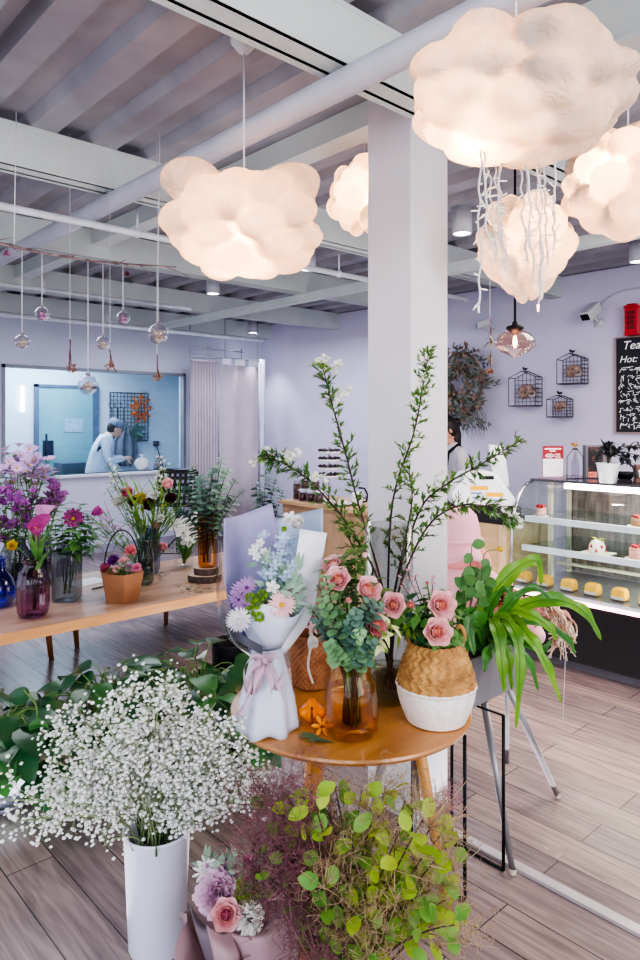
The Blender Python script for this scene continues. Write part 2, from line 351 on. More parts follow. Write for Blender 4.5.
def cloud(label, px, py, Y, w, h, seed, puffs=46, power=6, lamp=(0,0,-.1), cord=True, taper=0, lv=5, lobes=()):
    """w,h in pixels of the photograph at depth Y"""
    rnd = random.Random(seed); c = pt(px, py, Y); W = w/2*Y/F; H = h/2*Y/F; D = W * .8
    t = thing('cloud_lamp', label, 'pendant lamp', c)
    sph = [(V((0,0,0)), .62)]
    for i in range(puffs):
        z = 1 - 2*(i+.5)/puffs; a = i*2.399 + rnd.uniform(-.3,.3); r = math.sqrt(1-z*z); rad = rnd.uniform(.22,.36)
        sph.append((V((r*math.cos(a), r*math.sin(a), z)) * (.97 - rad + rnd.uniform(-.06,.05)), rad))
    for lx, lz, lr in lobes: sph.append((V((lx, 0, lz)), lr))
    vs, fs = ICO[5] if lv == 5 else ICO[4]; out = []
    Rv = RT; Fv = FW
    for d in vs:
        best = .6; s2 = 0
        for q, r in sph:
            dq = d.dot(q); disc = r*r - (q.length_squared - dq*dq)
            if disc > 0:
                v = dq + math.sqrt(disc)
                if v > best: best = v
        n = noise.noise(d*3.1 + V((seed, 0, 0)))*.03 + noise.noise(d*9 + V((seed, 5, 0)))*.018
        best = .97 - (.97 - best)*1.12; q = d * (best + n)
        zz = q.z; sx = 1 - taper * max(0, -zz)
        out.append(c + Rv*(q.x*W*sx) + Fv*(q.y*D*sx) + UP*(zz*H))
    mb = MB(); mb.add(out, fs)
    o = obj('cloud_shade', mb, cloudm, t)
    sm = o.modifiers.new('soften', 'SMOOTH'); sm.factor = .5; sm.iterations = 1
    if cord:
        k = MB(); top = V((c.x, c.y, HW-.004)); k.tube([c + UP*H*.55, top], .0035, 6); obj('cord', k, cordm, t)
        obj('ceiling_rose', MB().lathe([(.0, -.05), (.02, -.045), (.048, -.012), (.05, 0), (0, 0)], top, 20), cordm, t)
    lp = light('cloud_bulb', 'POINT', c + RT*lamp[0]*W + FW*lamp[1]*D + UP*lamp[2]*H, power * .95, (1, .55, .28), .03)
    return t
cloud('wide puffy white cloud lamp hanging alone at left of the pillar', 244, 227, 2.5, 168, 118, 3, 40, 6.5, (-.05, -.1, -.25), lobes=((-.62,.78,.36),(.55,.72,.34)))
cloud('largest cloud lamp, top right, trailing unlit string lights', 516, 93, 1.8, 242, 142, 8, 60, 4.6, (-.35, -.05, -.55), lobes=((.15,.75,.3),(-.2,.62,.35)))
cloud('small round cloud lamp half hidden behind the pillar', 364, 196, 3.3, 80, 88, 12, 26, 5.5, (-.1, -.2, 0))
cloud('drop shaped cloud lamp hanging behind the dangling string lights', 527, 247, 2.6, 108, 122, 21, 26, 4.6, (.1, -.1, .2), taper=.45)
cloud('glowing cloud lamp cut by the right edge of the picture', 628, 182, 2.4, 138, 122, 33, 34, 5.5, (-.35, -.25, .15))
# ---- string lights under the large cloud
ledw = mat('string_wire_clear', '#ded9d6', .35, '#cfc8c4', 30); ledt = mat('fairy_bulb_clear', '#f5ead8', .2, emit=.25); ledon = mat('fairy_bulb_lit', '#ffd9b0', .3, emit=14, ecol='#ff9a50')
strs = [(480,150,480,306,0),(487,152,496,262,0),(492,150,506,272,0),(500,155,499,240,0),(527,165,534,285,0),(541,160,540,305,1),(545,150,547,268,0),(556,160,553,250,0),(483,150,489,250,0),(497,152,503,268,0),(521,165,526,262,0),(536,163,544,292,0)]
for i, (x0, y0_, x1, y1_, on) in enumerate(strs):
    Y = 1.83 + .05*((i*3) % 4) - .05; n = 12
    pts = [pt(x0+(x1-x0)*k/n + R(-2.2,2.2), y0_+(y1_-y0_)*k/n, Y + R(-.01,.01)) for k in range(n+1)]; pts = crom(pts, 3)
    top = max(pts, key=lambda p: p.z)
    t = thing('fairy_light_strand', 'clear fairy light strand with unlit bulbs dangling beneath the largest cloud lamp' if not on else 'clear fairy light strand whose tip glows orange under the largest cloud lamp', 'string lights', top, 'fairy light strands under the big cloud' if not on else None)
    obj('wire', MB().tube(pts, .0028, 6).tube([p + V((.004, .003, 0)) + rv()*.001 for p in pts], .0018, 5), ledw, t)
    for k in range(2, len(pts)-1, 3):
        if k*1.0/len(pts) < .15: continue
        d = (rv() + V((0,0,-.25))); d.z *= .5; d = d.normalized(); p = pts[k]
        obj('bulb', MB().tube([p, p + d*.014], .002, 5).tube([p + d*.012, p + d*.026], [.0028, .0016], 5), ledt, t)
    p = pts[-1]
    obj('tip_bulb', MB().tube([p, p - UP*.018], [.0035, .002], 6), ledon if on else ledt, t)
# ---- downlights
canm = mat('downlight_can', '#c9ccd4', .4); lensm = mat('downlight_lens', '#ffffff', .3, emit=9, ecol='#f4f6ff')
for x, y, z, lab in ((213,294,2.78,'cylinder downlight right below the left cloud lamp'),(308,270,2.78,'cylinder downlight just right of the left cloud lamp'),(253,333,2.78,'small far downlight above the curtain'),(462,234,2.78,'cylinder downlight between the pillar and the dangling string lights'),(638,262,2.78,'downlight at the right edge below the cut off cloud lamp')):
    p = onz(x, y, z); t = thing('downlight', 'lit white ' + lab, 'ceiling light', (p.x, p.y, HW))
    obj('housing', MB().lathe([(.0, HW-z), (.062, HW-z), (.064, 0), (.054, 0), (.054, .008)], p, 24), canm, t)
    obj('lens', MB().disc(p + UP*.006, .054, 24), lensm, t, False)
    light('downlight_spot', 'SPOT', p - UP*.02, 26, (.95, .95, 1), .05, p - UP, spot_size=1.5, spot_blend=.6)
# ---- pendant with clear glass shade
p = ona(515, 341, 4.0); p = pt(515, 343, 3.55)
t = thing('glass_pendant', 'round clear glass pendant lamp with glowing filament hung below the drop shaped cloud', 'pendant lamp', p)
rr = 20*3.55/F
obj('glass_shade', MB().lathe([(.018, .072), (.035, .066), (.075, .045), (rr, .008), (rr*.98, -.015), (.07, -.045), (.03, -.062), (.012, -.075), (0, -.08)], p, 36), glass('pendant_glass', '#ffe3d6', .2), t)
obj('socket', MB().lathe([(0, .112), (.012, .11), (.016, .092), (.042, .085), (.045, .072), (.03, .064), (.018, .05), (0, .05)], p, 24), blackm, t)
obj('rod', MB().tube([p + UP*.11, V((p.x, p.y, 2.95))], .006, 8), blackm, t)
obj('filament', MB().lathe([(0, .04), (.008, .03), (.011, 0), (.006, -.022), (0, -.026)], p, 12), mat('filament_glow', '#ffc080', .3, emit=26, ecol='#ff9248'), t)
light('pendant_bulb', 'POINT', p - UP*.0, 2.2, (1, .6, .35), .02)
# ---- twig with glass globes
barkm = mat('pale_twig_bark', '#9c8584', .8, '#6f5a5a', 30, bump=.4)
tw = [(-60,236),(0,244),(28,250),(60,256),(95,261),(128,264),(176,267)]
TY = 3.05
tp = crom([pt(x, y, TY + (x)*.0016) for x, y in tw], 4)
t = thing('hanging_branch', 'bare pale twig hung level below the slim white pipe', 'branch', tp[8])
mb = MB().tube(tp, [.009 - .006*i/len(tp) for i in range(len(tp))], 7)
for k in range(3, len(tp)-1, 2): 
    d = (tp[k+1]-tp[k]).normalized() + rv()*.6; mb.tube([tp[k], tp[k]+d*.05, tp[k]+d*.09+rv()*.01], [.003,.002,.001], 5)
obj('twig', mb, barkm, t)
for k, x in enumerate((14, 158)):
    q = pt(x, 246 if k == 0 else 266, TY + x*.0016); obj('hanging_cord', MB().tube([q, V((q.x+.01, 3.50 if 0 else q.y, 2.95))], .0022, 5), cordm, t)
gl = glass('globe_glass', '#f0eef6', .22); mossm = mat('dried_moss', '#d8c9b0', .9, '#a58f78', 60, bump=.6); pinkd = mat('dried_pink_petals', '#d79bb8', .8, '#8a5a78', 50, bump=.5); stringm = mat('white_string', '#eeeef2', .6)
def bauble(x, ytop, y, rpx, inner, lab, Y=None):
    Y = Y or TY + x*.0016; c = pt(x, y, Y); r = rpx*Y/F; top = pt(x, ytop, Y)
    t = thing('glass_globe', lab, 'hanging ornament', c + UP*r)
    obj('globe', MB().ball(c, r, 3), gl, t)
    mb = MB()
    for i in range(26): mb.ball(c + rv()*r*R(0,.55) - UP*r*.15, r*R(.2,.34), 1)
    obj('filling', mb, inner, t)
    obj('string', MB().tube([c + UP*r, top], .0016, 5), stringm, t)
    obj('neck', MB().lathe([(0, r*1.25), (r*.22, r*1.2), (r*.25, r*.92), (0, r*.9)], c, 12), mat('globe_cap', '#8d8490', .4), t)
bauble(22, 249, 342, 7.5, mossm, 'small glass globe of beige moss, leftmost on the twig')
bauble(42, 253, 314, 7, pinkd, 'small pink filled glass globe, second from the left on the twig')
bauble(88, 259, 385, 10, mossm, 'lowest hanging glass globe, filled with cream moss, before the window top')
bauble(103, 262, 343, 7, mossm, 'small pale glass globe hanging just right of the lowest one')
bauble(123, 264, 318, 6.5, pinkd, 'small glass globe with purple petals, second from the right on the twig')
bauble(158, 267, 334, 10, mossm, 'large clear glass globe at the right end of the twig')
dryb = mat('dried_flower_brown', '#b58c72', .9, '#6d4a48', 40, bump=.5); dryd = mat('dried_flower_dark', '#5f3440', .9, '#7c4a52', 40)
def dried(x, y0_, y1_, lab, Y, m=dryb, w=5, name='dried_flower_bundle'):
    a = pt(x, y0_, Y); b = pt(x+1, y1_, Y); s = Y/F
    t = thing(name, lab, 'dried flowers', a)
    mb = MB()
    for k in range(4): mb.tube([a + rv()*.003, (a+b)/2 + rv()*.006, b + rv()*w*s*.6], .0018, 5)
    obj('stems', mb, dryd, t)
    mb = MB()
    for k in range(9):
        c = b + V((R(-1,1), R(-1,1), R(-1,1.6)))*w*s*.8
        for j in range(6): mb.petal(c, rv(), R(0, 6), 0, w*s*.6, w*s*.5, .3, 1.1, seg=2, ns=2)
    obj('blossoms', mb, m, t)
    mb = MB().tube([a, a + UP*1e-3, V((a.x, a.y, 2.945))], .001, 4)
    obj('string', mb, stringm, t)
dried(70, 340, 369, 'dried tan flower bundle hanging upside down at the left, before the window top', 3.3)
dried(110, 350, 366, 'middle dried flower bundle hanging upside down before the window top', 3.35)
dried(157, 355, 377, 'right dried flower bundle hanging upside down before the window top', 3.4, w=4.5)
def pinch(x, y, lab, r=5, m=dryd):
    c = pt(x, y, TY + x*.0016); t = thing('dried_blossom', lab, 'dried flower', c); mb = MB()
    for j in range(16): mb.petal(c, rtop(-UP, .5), R(0, 6), 0, r*.0044*1.1, r*.004, .2, 1.2, seg=2, ns=2)
    obj('petals', mb, m, t); obj('stem', MB().tube([c, c + UP*.03], .002, 5), barkm, t)
pinch(127, 271, 'dark red dried blossom tied to the twig near its right end')
pinch(7, 250, 'pink dried blossom tied at the left end of the twig', 6, pinkd)
# ================================================================ RIGHT: CAKE CASE, COUNTER, WALL DECOR
steel = mat('brushed_steel', '#b9bbc2', .28, '#a5a8b0', 12, metal=.85, stretch=(1, 1, 12)); chrome = mat('chrome', '#d5d7dc', .12, metal=1)
dkpanel = mat('case_dark_panel', '#1b1618', .55, '#171315', 5, spec=.2); paleshelf = mat('case_cream_board', '#e9dfcf', .5); casegl = glass('case_glass', '#f3fbfa', .05)
CA0, CA1, CB0, CB1 = 4.10, 4.85, .35, 2.556
mid = V(((CA0+CA1)/2, (CB0+CB1)/2, 0))
cs = thing('display_case', 'curved glass cake display case with lit shelves on a dark base', 'display case', mid)
obj('base', MB().box((CA0+.03, CB0, .06), (CA1, CB1, .43)), dkpanel, cs, False, .004)
obj('kick_plate', MB().box((CA0+.08, CB0+.03, 0), (CA1-.03, CB1-.03, .06)), mat('kick_grey', '#77747c', .5), cs, False)
obj('light_strip', MB().box((CA0+.01, CB0, .43), (CA0+.05, CB1, .452)), mat('pink_led', '#ffd0dc', .4, emit=3.2, ecol='#ffb3c4'), cs, False)
obj('tray_deck', MB().box((CA0+.02, CB0+.01, .453), (CA1-.03, CB1-.01, .475)), steel, cs, False)
curve = [(CA0+.01, .475), (CA0, .62), (CA0+.005, .80), (CA0+.03, .95), (CA0+.085, 1.06), (CA0+.17, 1.13), (CA0+.27, 1.16)]
cv = crom([V((a, 0, z)) for a, z in curve], 4)
obj('front_glass', MB().grid([[V((p.x, b, p.z)) for b in (CB0, CB1)] for p in cv]), casegl, cs)
for nm, b in (('side_glass', CB1), ('side_glass', CB0)):
    mb = MB(); vs = [V((p.x, b, p.z)) for p in cv] + [V((CA1, b, 1.16)), V((CA1, b, .475))]; mb.add(vs, [tuple(range(len(vs)))])
    obj(nm, mb, casegl, cs, False)
for b in (CB1+.004, CB0): obj('glass_edge_trim', MB().tube([V((p.x, b, p.z)) for p in cv], .011, 8), chrome, cs)
obj('top_panel', MB().box((CA0+.25, CB0-.01, 1.162), (CA1+.02, CB1+.012, 1.178)), mat('dark_glass_top', '#4a4650', .15), cs, False, .003)
obj('lamp_tube', MB().box((CA0+.255, CB0+.03, 1.125), (CA0+.30, CB1-.24, 1.158)), mat('case_lamp', '#fff2df', .4, emit=13, ecol='#fff1dc'), cs, False)
obj('back_panel', MB().box((CA1-.02, CB0, .475), (CA1, CB1, 1.16)), mat('case_mirror_back', '#b5a59f', .15, '#8d7f80', 6, metal=.5, stretch=(1, 6, 1)), cs, False)
for a, b in ((CA1-.05, CB1-.04), (CA0+.42, CB1-.05)):
    obj('post', MB().box((a-.014, b-.014, .475), (a+.014, b+.014, 1.16)), paleshelf, cs, False)
for z, a0_, nm in ((.725, CA0+.07, 'lower'), (.915, CA0+.11, 'upper')):
    s = obj('shelf', MB().box((a0_+.02, CB0+.02, z), (CA1-.03, CB1-.03, z+.010)), glass('shelf_glass', '#dfeeea', .1), cs, False)
    obj('shelf_rail', MB().box((a0_, CB0+.02, z-.018), (a0_+.022, CB1-.03, z+.022)), mat('shelf_rail_white', '#dfe3e8', .3), s, False, .002)
    obj('shelf_lamp', MB().box((a0_+.03, CB0+.04, z-.022), (a0_+.05, CB1-.3, z-.004)), mat('shelf_lamp_glow', '#fff0dc', .4, emit=7, ecol='#ffeeda'), s, False)
obj('back_shelf_strip', MB().box((CA0+.5, CB0+.02, .56), (CA0+.54, CB1-.05, .575)), paleshelf, cs, False)
light('case_lamp_light', 'AREA', (CA0+.3, 1.4, 1.11), 11, (1, .9, .78), .5, (CA0+.32, 1.4, 0))
light('case_shelf_light', 'AREA', (CA0+.3, 1.4, .70), 7, (1, .88, .72), .4, (CA0+.22, 1.4, 0))
# cakes
spong = mat('yellow_cake', '#f5c02a', .6, '#e6a81e', 30); wrapw = mat('cake_tray_white', '#f6efe2', .5); creamm = mat('whipped_cream', '#fbf4ee', .6, bump=.2); choc = mat('chocolate', '#6b3e33', .6, '#4d2b26', 40); berry = mat('strawberry_red', '#c4333f', .4)
def slab_cake(b, lab):
    c = V((CA0+.13, b, .4755)); t = thing('loaf_cake', lab, 'cake', c, 'yellow loaf cakes along the bottom tray')
    obj('paper_tray', MB().lathe([(0, 0), (.052, 0), (.060, .012), (.058, .012), (.05, .003)], c, 4, rot=pi/4), mat('dark_tray', '#5b4638', .5), t, False)
    mb = MB(); 
    lo = [(-.034,-.040),(.034,-.040),(.034,.040),(-.034,.040)]; P = []
    for k, (s, z) in enumerate(((1.0, .006), (1.08, .03), (1.0, .058), (.86, .074), (.5, .079))): P.append([c + V((x*s, y*s, z)) for x, y in lo])
    mb.grid(P, close=True); mb.add(P[-1], [(0,1,2,3)])
    obj('sponge', mb, spong, t, 'auto', .004)
    obj('paper_cup', MB().lathe([(.046, .002), (.058, .03), (.056, .03), (.045, .004)], c, 4, rot=pi/4), wrapw, t, False)
for i, x in enumerate((524, 545, 569, 593, 620, 648, 680)):
    p = ona(x, 600, CA0+.13); slab_cake(p.y, 'small yellow loaf cake in a dark tray on the bottom deck of the case')
def round_cake(px, py, z, a, r, h, m1, lab, top='berry', name='round_cake'):
    p = ona(px, py, a); c = V((a, p.y, z)); t = thing(name, lab, 'cake', c)
    obj('board', MB().lathe([(0, 0), (r*1.5, 0), (r*1.5, .004), (0, .004)], c, 24), wrapw, t)
    mb = MB().lathe([(0, .005), (r, .005), (r*1.02, h*.3), (r, h*.33), (r*1.02, h*.6), (r, h*.64), (r*1.01, h*.95), (0, h)], c, 28)
    obj('cake_body', mb, m1, t)
    if top == 'berry':
        mb = MB()
        for k in range(6): mb.ball(c + V((r*.55*math.cos(k*1.05), r*.55*math.sin(k*1.05), h+.008)), .012, 2)
        obj('berries', mb, berry, t)
    else:
        mb = MB()
        for k in range(5): mb.leaf(c + UP*h, V((math.cos(k*1.3), math.sin(k*1.3), .6)), UP, .05, .022, .6)
        obj('leaf_topping', mb, mat('cake_leaf_yellow', '#c9cf4a', .5), t)
        mb = MB()
        for k in range(10): mb.ball(c + V((r*.98*math.cos(k*.63), r*.98*math.sin(k*.63), h*(.3 if k % 2 else .65))), .011, 2)
        obj('berries', mb, berry, t)
    return t
round_cake(541, 517, .926, CA0+.22, .036, .062, mat('layer_cake_pink', '#a8605f', .6, '#e9c9bd', 40, stretch=(1,1,6)), 'small layered berry cake at the left of the upper shelf')
# whole cream cake
def dome_cake():
    p = ona(597, 561, CA0+.18); c = V((CA0+.18, p.y, .736)); t = thing('cream_cake', 'white domed cream cake with strawberries and a yellow bow on the lower shelf', 'cake', c); r = .048
    obj('board', MB().box((c.x-.08, c.y-.09, c.z), (c.x+.08, c.y+.09, c.z+.004)), wrapw, t, False)
    obj('cake_body', MB().lathe([(0, .004), (r, .004), (r*1.04, .02), (r*1.0, .045), (r*.8, .07), (r*.4, .086), (0, .09)], c, 28), creamm, t)
    mb = MB()
    for k in range(9): a = k*.7; mb.lathe([(0, -.012), (.010, -.006), (.008, .005), (0, .016)], c + V((r*.98*math.cos(a), r*.98*math.sin(a), .022 if k % 2 else .048)), 8)
    obj('strawberries', mb, berry, t)
    mb = MB()
    for sgn in (-1, 1):
        for kk in (0, .5): mb.leaf(c + UP*.088, V((.1, sgn, .35+kk)), UP, .055, .03, 1.0)
    obj('bow', mb, mat('yellow_bow', '#dcd35a', .5), t)
dome_cake()
round_cake(638, 557, .736, CA0+.18, .05, .07, mat('pink_cream_cake', '#e8b9b0', .6, '#c47468', 25, stretch=(1,1,8)), 'pink and white layered cake at the right end of the lower shelf')
round_cake(640, 522, .926, CA0+.24, .05, .055, mat('brown_layer_cake', '#b08a6a', .6, '#7d5238', 25, stretch=(1,1,8)), 'brown layered cake at the right end of the upper shelf')
# things on top of the case
ZT = 1.179
def on_case(px, Y): p = pt(px, 450, Y); return V((p.x, p.y, ZT))
c = on_case(553, 4.80); n = -FW
s_ = Y_ = 4.80/F
t = thing('price_sign', 'red and white printed card in a clear stand on the case', 'sign', c)
X = RT; hw = 10*s_; hh = 33*s_
def slab(c0, X, w0, w1, z0, z1, th=.004, m=0, mb=None, off=0.0):
    mb = mb or MB(); mb.obox(c0 + X*((w0+w1)/2) + UP*((z0+z1)/2) - FW*off, X*((w1-w0)/2), FW*(th/2), UP*((z1-z0)/2), m); return mb
obj('acrylic_stand', slab(c, X, -hw*1.08, hw*1.08, .006, hh, .003, off=-.003).obox(c + UP*.003, X*hw*1.3, FW*.035, UP*.003), glass('acrylic', '#fbe6ee', .2), t, False)
cardw = mat('card_white', '#f6eef3', .5); cardr = mat('card_red', '#a01525', .5)
cd_ = obj('card', slab(c, X, -hw, hw, .014, hh*.6), cardw, t, False)
obj('red_heading', slab(c, X, -hw, hw, hh*.6, hh*.98), cardr, t, False)
def text(body, c0, size, m, parent, X=RT, Z=UP, name='lettering', align='CENTER', shear=0, sx=1):
    cu = bpy.data.curves.new(name, 'FONT'); cu.body = body; cu.size = size; cu.align_x = align; cu.extrude = .0006; cu.shear = shear
    tmp = bpy.data.objects.new('tmp', cu); C.objects.link(tmp); dg = bpy.context.evaluated_depsgraph_get()
    me = bpy.data.meshes.new_from_object(tmp.evaluated_get(dg)); bpy.data.objects.remove(tmp)
    nrm = X.cross(Z); mb = MB(); mb.add([c0 + X*(v.co.x*sx) + Z*v.co.y + nrm*v.co.z for v in me.vertices], [tuple(p.vertices) for p in me.polygons])
    bpy.data.meshes.remove(me); return obj(name, mb, m, parent, False)
wtxt = mat('white_print', '#fff6f6', .5)
text('400=20.', c + UP*hh*.63 - FW*.004, hh*.19, wtxt, t, sx=.78)
mb = MB(); slab(c, X, -hw*.85, hw*.8, hh*.88, hh*.92, .001, mb=mb, off=.0028); slab(c, X, -hw*.35, hw*.25, hh*.82, hh*.85, .001, mb=mb, off=.0028)
obj('small_print', mb, wtxt, t, False)
# flower in glass bottle with wire frame
c = on_case(575, 4.78)
t = thing('bottle_holder', 'small glass bottle in black wire frame holding one dried flower', 'vase', c)
obj('bottle', MB().lathe([(0, .002), (.022, .002), (.024, .02), (.024, .11), (.012, .15), (.011, .19), (.014, .195)], c, 20), gl, t)
mb = MB()
for sx_ in (-1, 1): mb.tube([c + RT*.055*sx_ + UP*.001, c + RT*.055*sx_ + UP*.15, c + RT*.012*sx_ + UP*.205], .0028, 6)
mb.tube([c - RT*.055 + UP*.002, c + RT*.055 + UP*.002], .0028, 6); mb.lathe([(.016, .2), (.019, .205), (.016, .21)], c, 16)
obj('wire_frame', mb, blackm, t)
obj('stem', MB().tube([c + UP*.02, c + UP*.22], .0015, 5), barkm, t)
mb = MB()
for k in range(16): mb.petal(c + UP*.225 + rv()*.012, rtop(UP, .8), R(0, 6), 0, .028, .02, .3, 1.3, seg=2, ns=2)
obj('flower_head', mb, mat('dried_yellow_flower', '#d8b25a', .8, '#b0603c', 60), t)
# black card box with picture
c = on_case(597, 4.84); w2 = 13*4.84/F; hh = 33*4.84/F
t = thing('card_box', 'black framed grey box with dark food picture on the case', 'box', c)
obj('box_body', MB().obox(c + UP*hh/2, RT*w2, FW*.03, UP*hh/2), mat('box_grey', '#77727c', .5), t, False, .003)
obj('picture', slab(c, RT, -w2*.8, w2*.3, hh*.2, hh*.95, .003, off=.031), mat('dark_food_print', '#2d2a30', .4, '#8a5a4a', 30, contrast=(.5, .75)), t, False)
obj('red_seal', slab(c, RT, -w2*.8, -w2*.15, hh*.04, hh*.2, .003, off=.031), mat('red_seal_print', '#d84a38', .5, '#f0a090', 60), t, False)
# white pot with dark leaves
c = on_case(608, 4.45); s_ = 4.45/F
t = thing('flower_pot', 'small white tapered pot on the cake case', 'plant pot', c)
obj('pot_body', MB().lathe([(0, .001), (8*s_, .001), (11*s_, 19*s_), (12*s_, 20*s_), (10.5*s_, 20*s_), (10*s_, 17*s_), (0, 16*s_)], c, 28), mat('white_ceramic', '#eef0f6', .3), t)
obj('soil', MB().disc(c + UP*17.2*s_, 9.6*s_), mat('potting_soil', '#3c2e2b', .9, bump=.5), t)
t = thing('house_plant', 'dark leafed branching plant growing in the small white pot', 'plant', c + UP*17.4*s_); dleaf = mat('dark_leaf', '#3e4347', .45, '#2a3034', 20, trans=.1); dst = mat('dark_stem', '#39302f', .6)
sp = MB(); lf = MB()
for tx, ty in ((640,448),(650,462),(628,458),(612,446),(598,458),(655,448),(636,470),(601,449)):
    a = c + UP*17.6*s_; b = pt(tx, ty, 4.45 + R(-.1,.1)); ps = bez(a, a + UP*.1, (a+b)/2 + UP*.1, b, 8); sp.tube(ps, [.005]*4+[.003]*5, 5)
    for k in range(2, 9):
        for q in range(3): d = (ps[k]-ps[k-1]).normalized() + rv()*.9; lf.leaf(ps[k], d, UP + rv()*.3, R(.04,.07), R(.02, .032), .5)
obj('stem', sp, dst, t); obj('foliage', lf, dleaf, t)
# little clock and basket
c = on_case(640, 4.42)
t = thing('table_clock', 'small brown round faced clock at the right end of the case top', 'clock', c)
obj('body', MB().obox(c + UP*.06, RT*.035, FW*.02, UP*.06), mat('clock_wood', '#6d4f45', .5, bump=.2), t, False, .006)
obj('face', MB().disc(c + UP*.065 - FW*.0215, .026, 24, axis=-FW), mat('clock_face', '#efe6dc', .4), t, False)
c = on_case(625, 4.75)
t = thing('wire_basket', 'low black wire basket with arched handle behind the white pot', 'basket', c); 
mb = MB(); mb.lathe([(.04, .001), (.06, .03), (.062, .05), (.058, .05), (.05, .02)], c, 24, flute=.04, nf=12); obj('basket_body', mb, blackm, t)
obj('handle', MB().tube([c + RT*(.06*math.cos(a)) + UP*(.05 + .06*math.sin(a)) for a in [pi*i/12 for i in range(13)]], .004, 6), blackm, t)
# ---- counter with register
oak = mat('light_oak', '#d9b98f', .5, '#c9a579', 3, stretch=(6, 1, 6), detail=6); oak2 = mat('cabinet_oak', '#a88a6e', .5, '#92745c', 3, stretch=(1, 6, 1.2), detail=6)
t = thing('service_counter', 'light wood counter beside the cake case', 'counter', (4.5, 3.4, 0))
obj('body', MB().box((4.18, 2.66, 0), (4.80, 4.3, .86)), oak, t, False, .004)
obj('top', MB().box((4.15, 2.63, .861), (4.83, 4.32, .90)), mat('counter_black_top', '#2c2b33', .35), t, False, .003)
obj('corner_trim', MB().box((4.165, 2.645, .02), (4.18, 2.70, .86)), mat('oak_edge', '#e3c79e', .5), t, False)
obj('door_line', MB().box((4.176, 3.1, .05), (4.181, 3.104, .84)), blackm, t, False)
whp = mat('white_plastic', '#eceef0', .35, '#e4e6ea', 4)
rc = pt(482, 500, 4.85); rc.z = .901
s_ = 4.85/F
t = thing('cash_register', 'white wedge shaped register with yellow stickers on the counter', 'cash register', rc)
def prism(c, X, Yd, prof, half, m=0, mb=None):
    """prof: (u,z) outline in plane X/UP, extruded along Yd by half both sides"""
    mb = mb or MB(); n_ = len(prof); A = [c + X*u + UP*z - Yd*half for u, z in prof]; B = [c + X*u + UP*z + Yd*half for u, z in prof]
    mb.add(A + B, [tuple(range(n_))[::-1], tuple(range(n_, 2*n_))] + [(i, (i+1) % n_, n_+(i+1) % n_, n_+i) for i in range(n_)], m); return mb
wedge = [(-30*s_, .095), (31*s_, .095), (31.5*s_, .115), (10*s_, .32), (-2*s_, .34), (-20*s_, .32), (-34*s_, .18)]
obj('housing', prism(rc, RT, FW, wedge, .13), whp, t, False, .012)
obj('screen', MB().obox(rc + RT*24*s_ + UP*.35 + FW*.2, (RT + UP*-.15).normalized()*.06, FW*.02, (UP + RT*-.12).normalized()*.15), whp, t, False, .012)
obj('screen_arm', MB().box((rc.x-.0, rc.y-.0, .93), (rc.x+.03, rc.y+.03, 1.15)), blackm, t, False)
obj('dark_slot', MB().obox(rc + RT*0*s_ + UP*.29 - FW*.131, RT*.05, FW*.004, UP*.012), blackm, t, False)
ylw = mat('yellow_sticker', '#f5b800', .5); blu = mat('blue_print', '#6f7fae', .5)
obj('sticker', MB().obox(rc + RT*-7*s_ + UP*.22 - FW*.1315, RT*.06, FW*.001, UP*.014), ylw, t, False, 0)
obj('sticker', MB().obox(rc + RT*8*s_ + UP*.175 - FW*.1315, RT*.06, FW*.001, UP*.014), ylw, t, False, 0)
mb = MB()
for dx, z, w_ in ((-10, .185, .04), (-10, .155, .028), (8, .135, .04)): mb.obox(rc + RT*dx*s_ + UP*z - FW*.1315, RT*w_, FW*.001, UP*.005)
obj('small_print', mb, blu, t, False)
obj('tray', MB().obox(rc + UP*.045 + FW*.02, RT*.235, FW*.16, UP*.044), blackm, t, False, .003)
mat('grey_cable', '#51525c', .4)
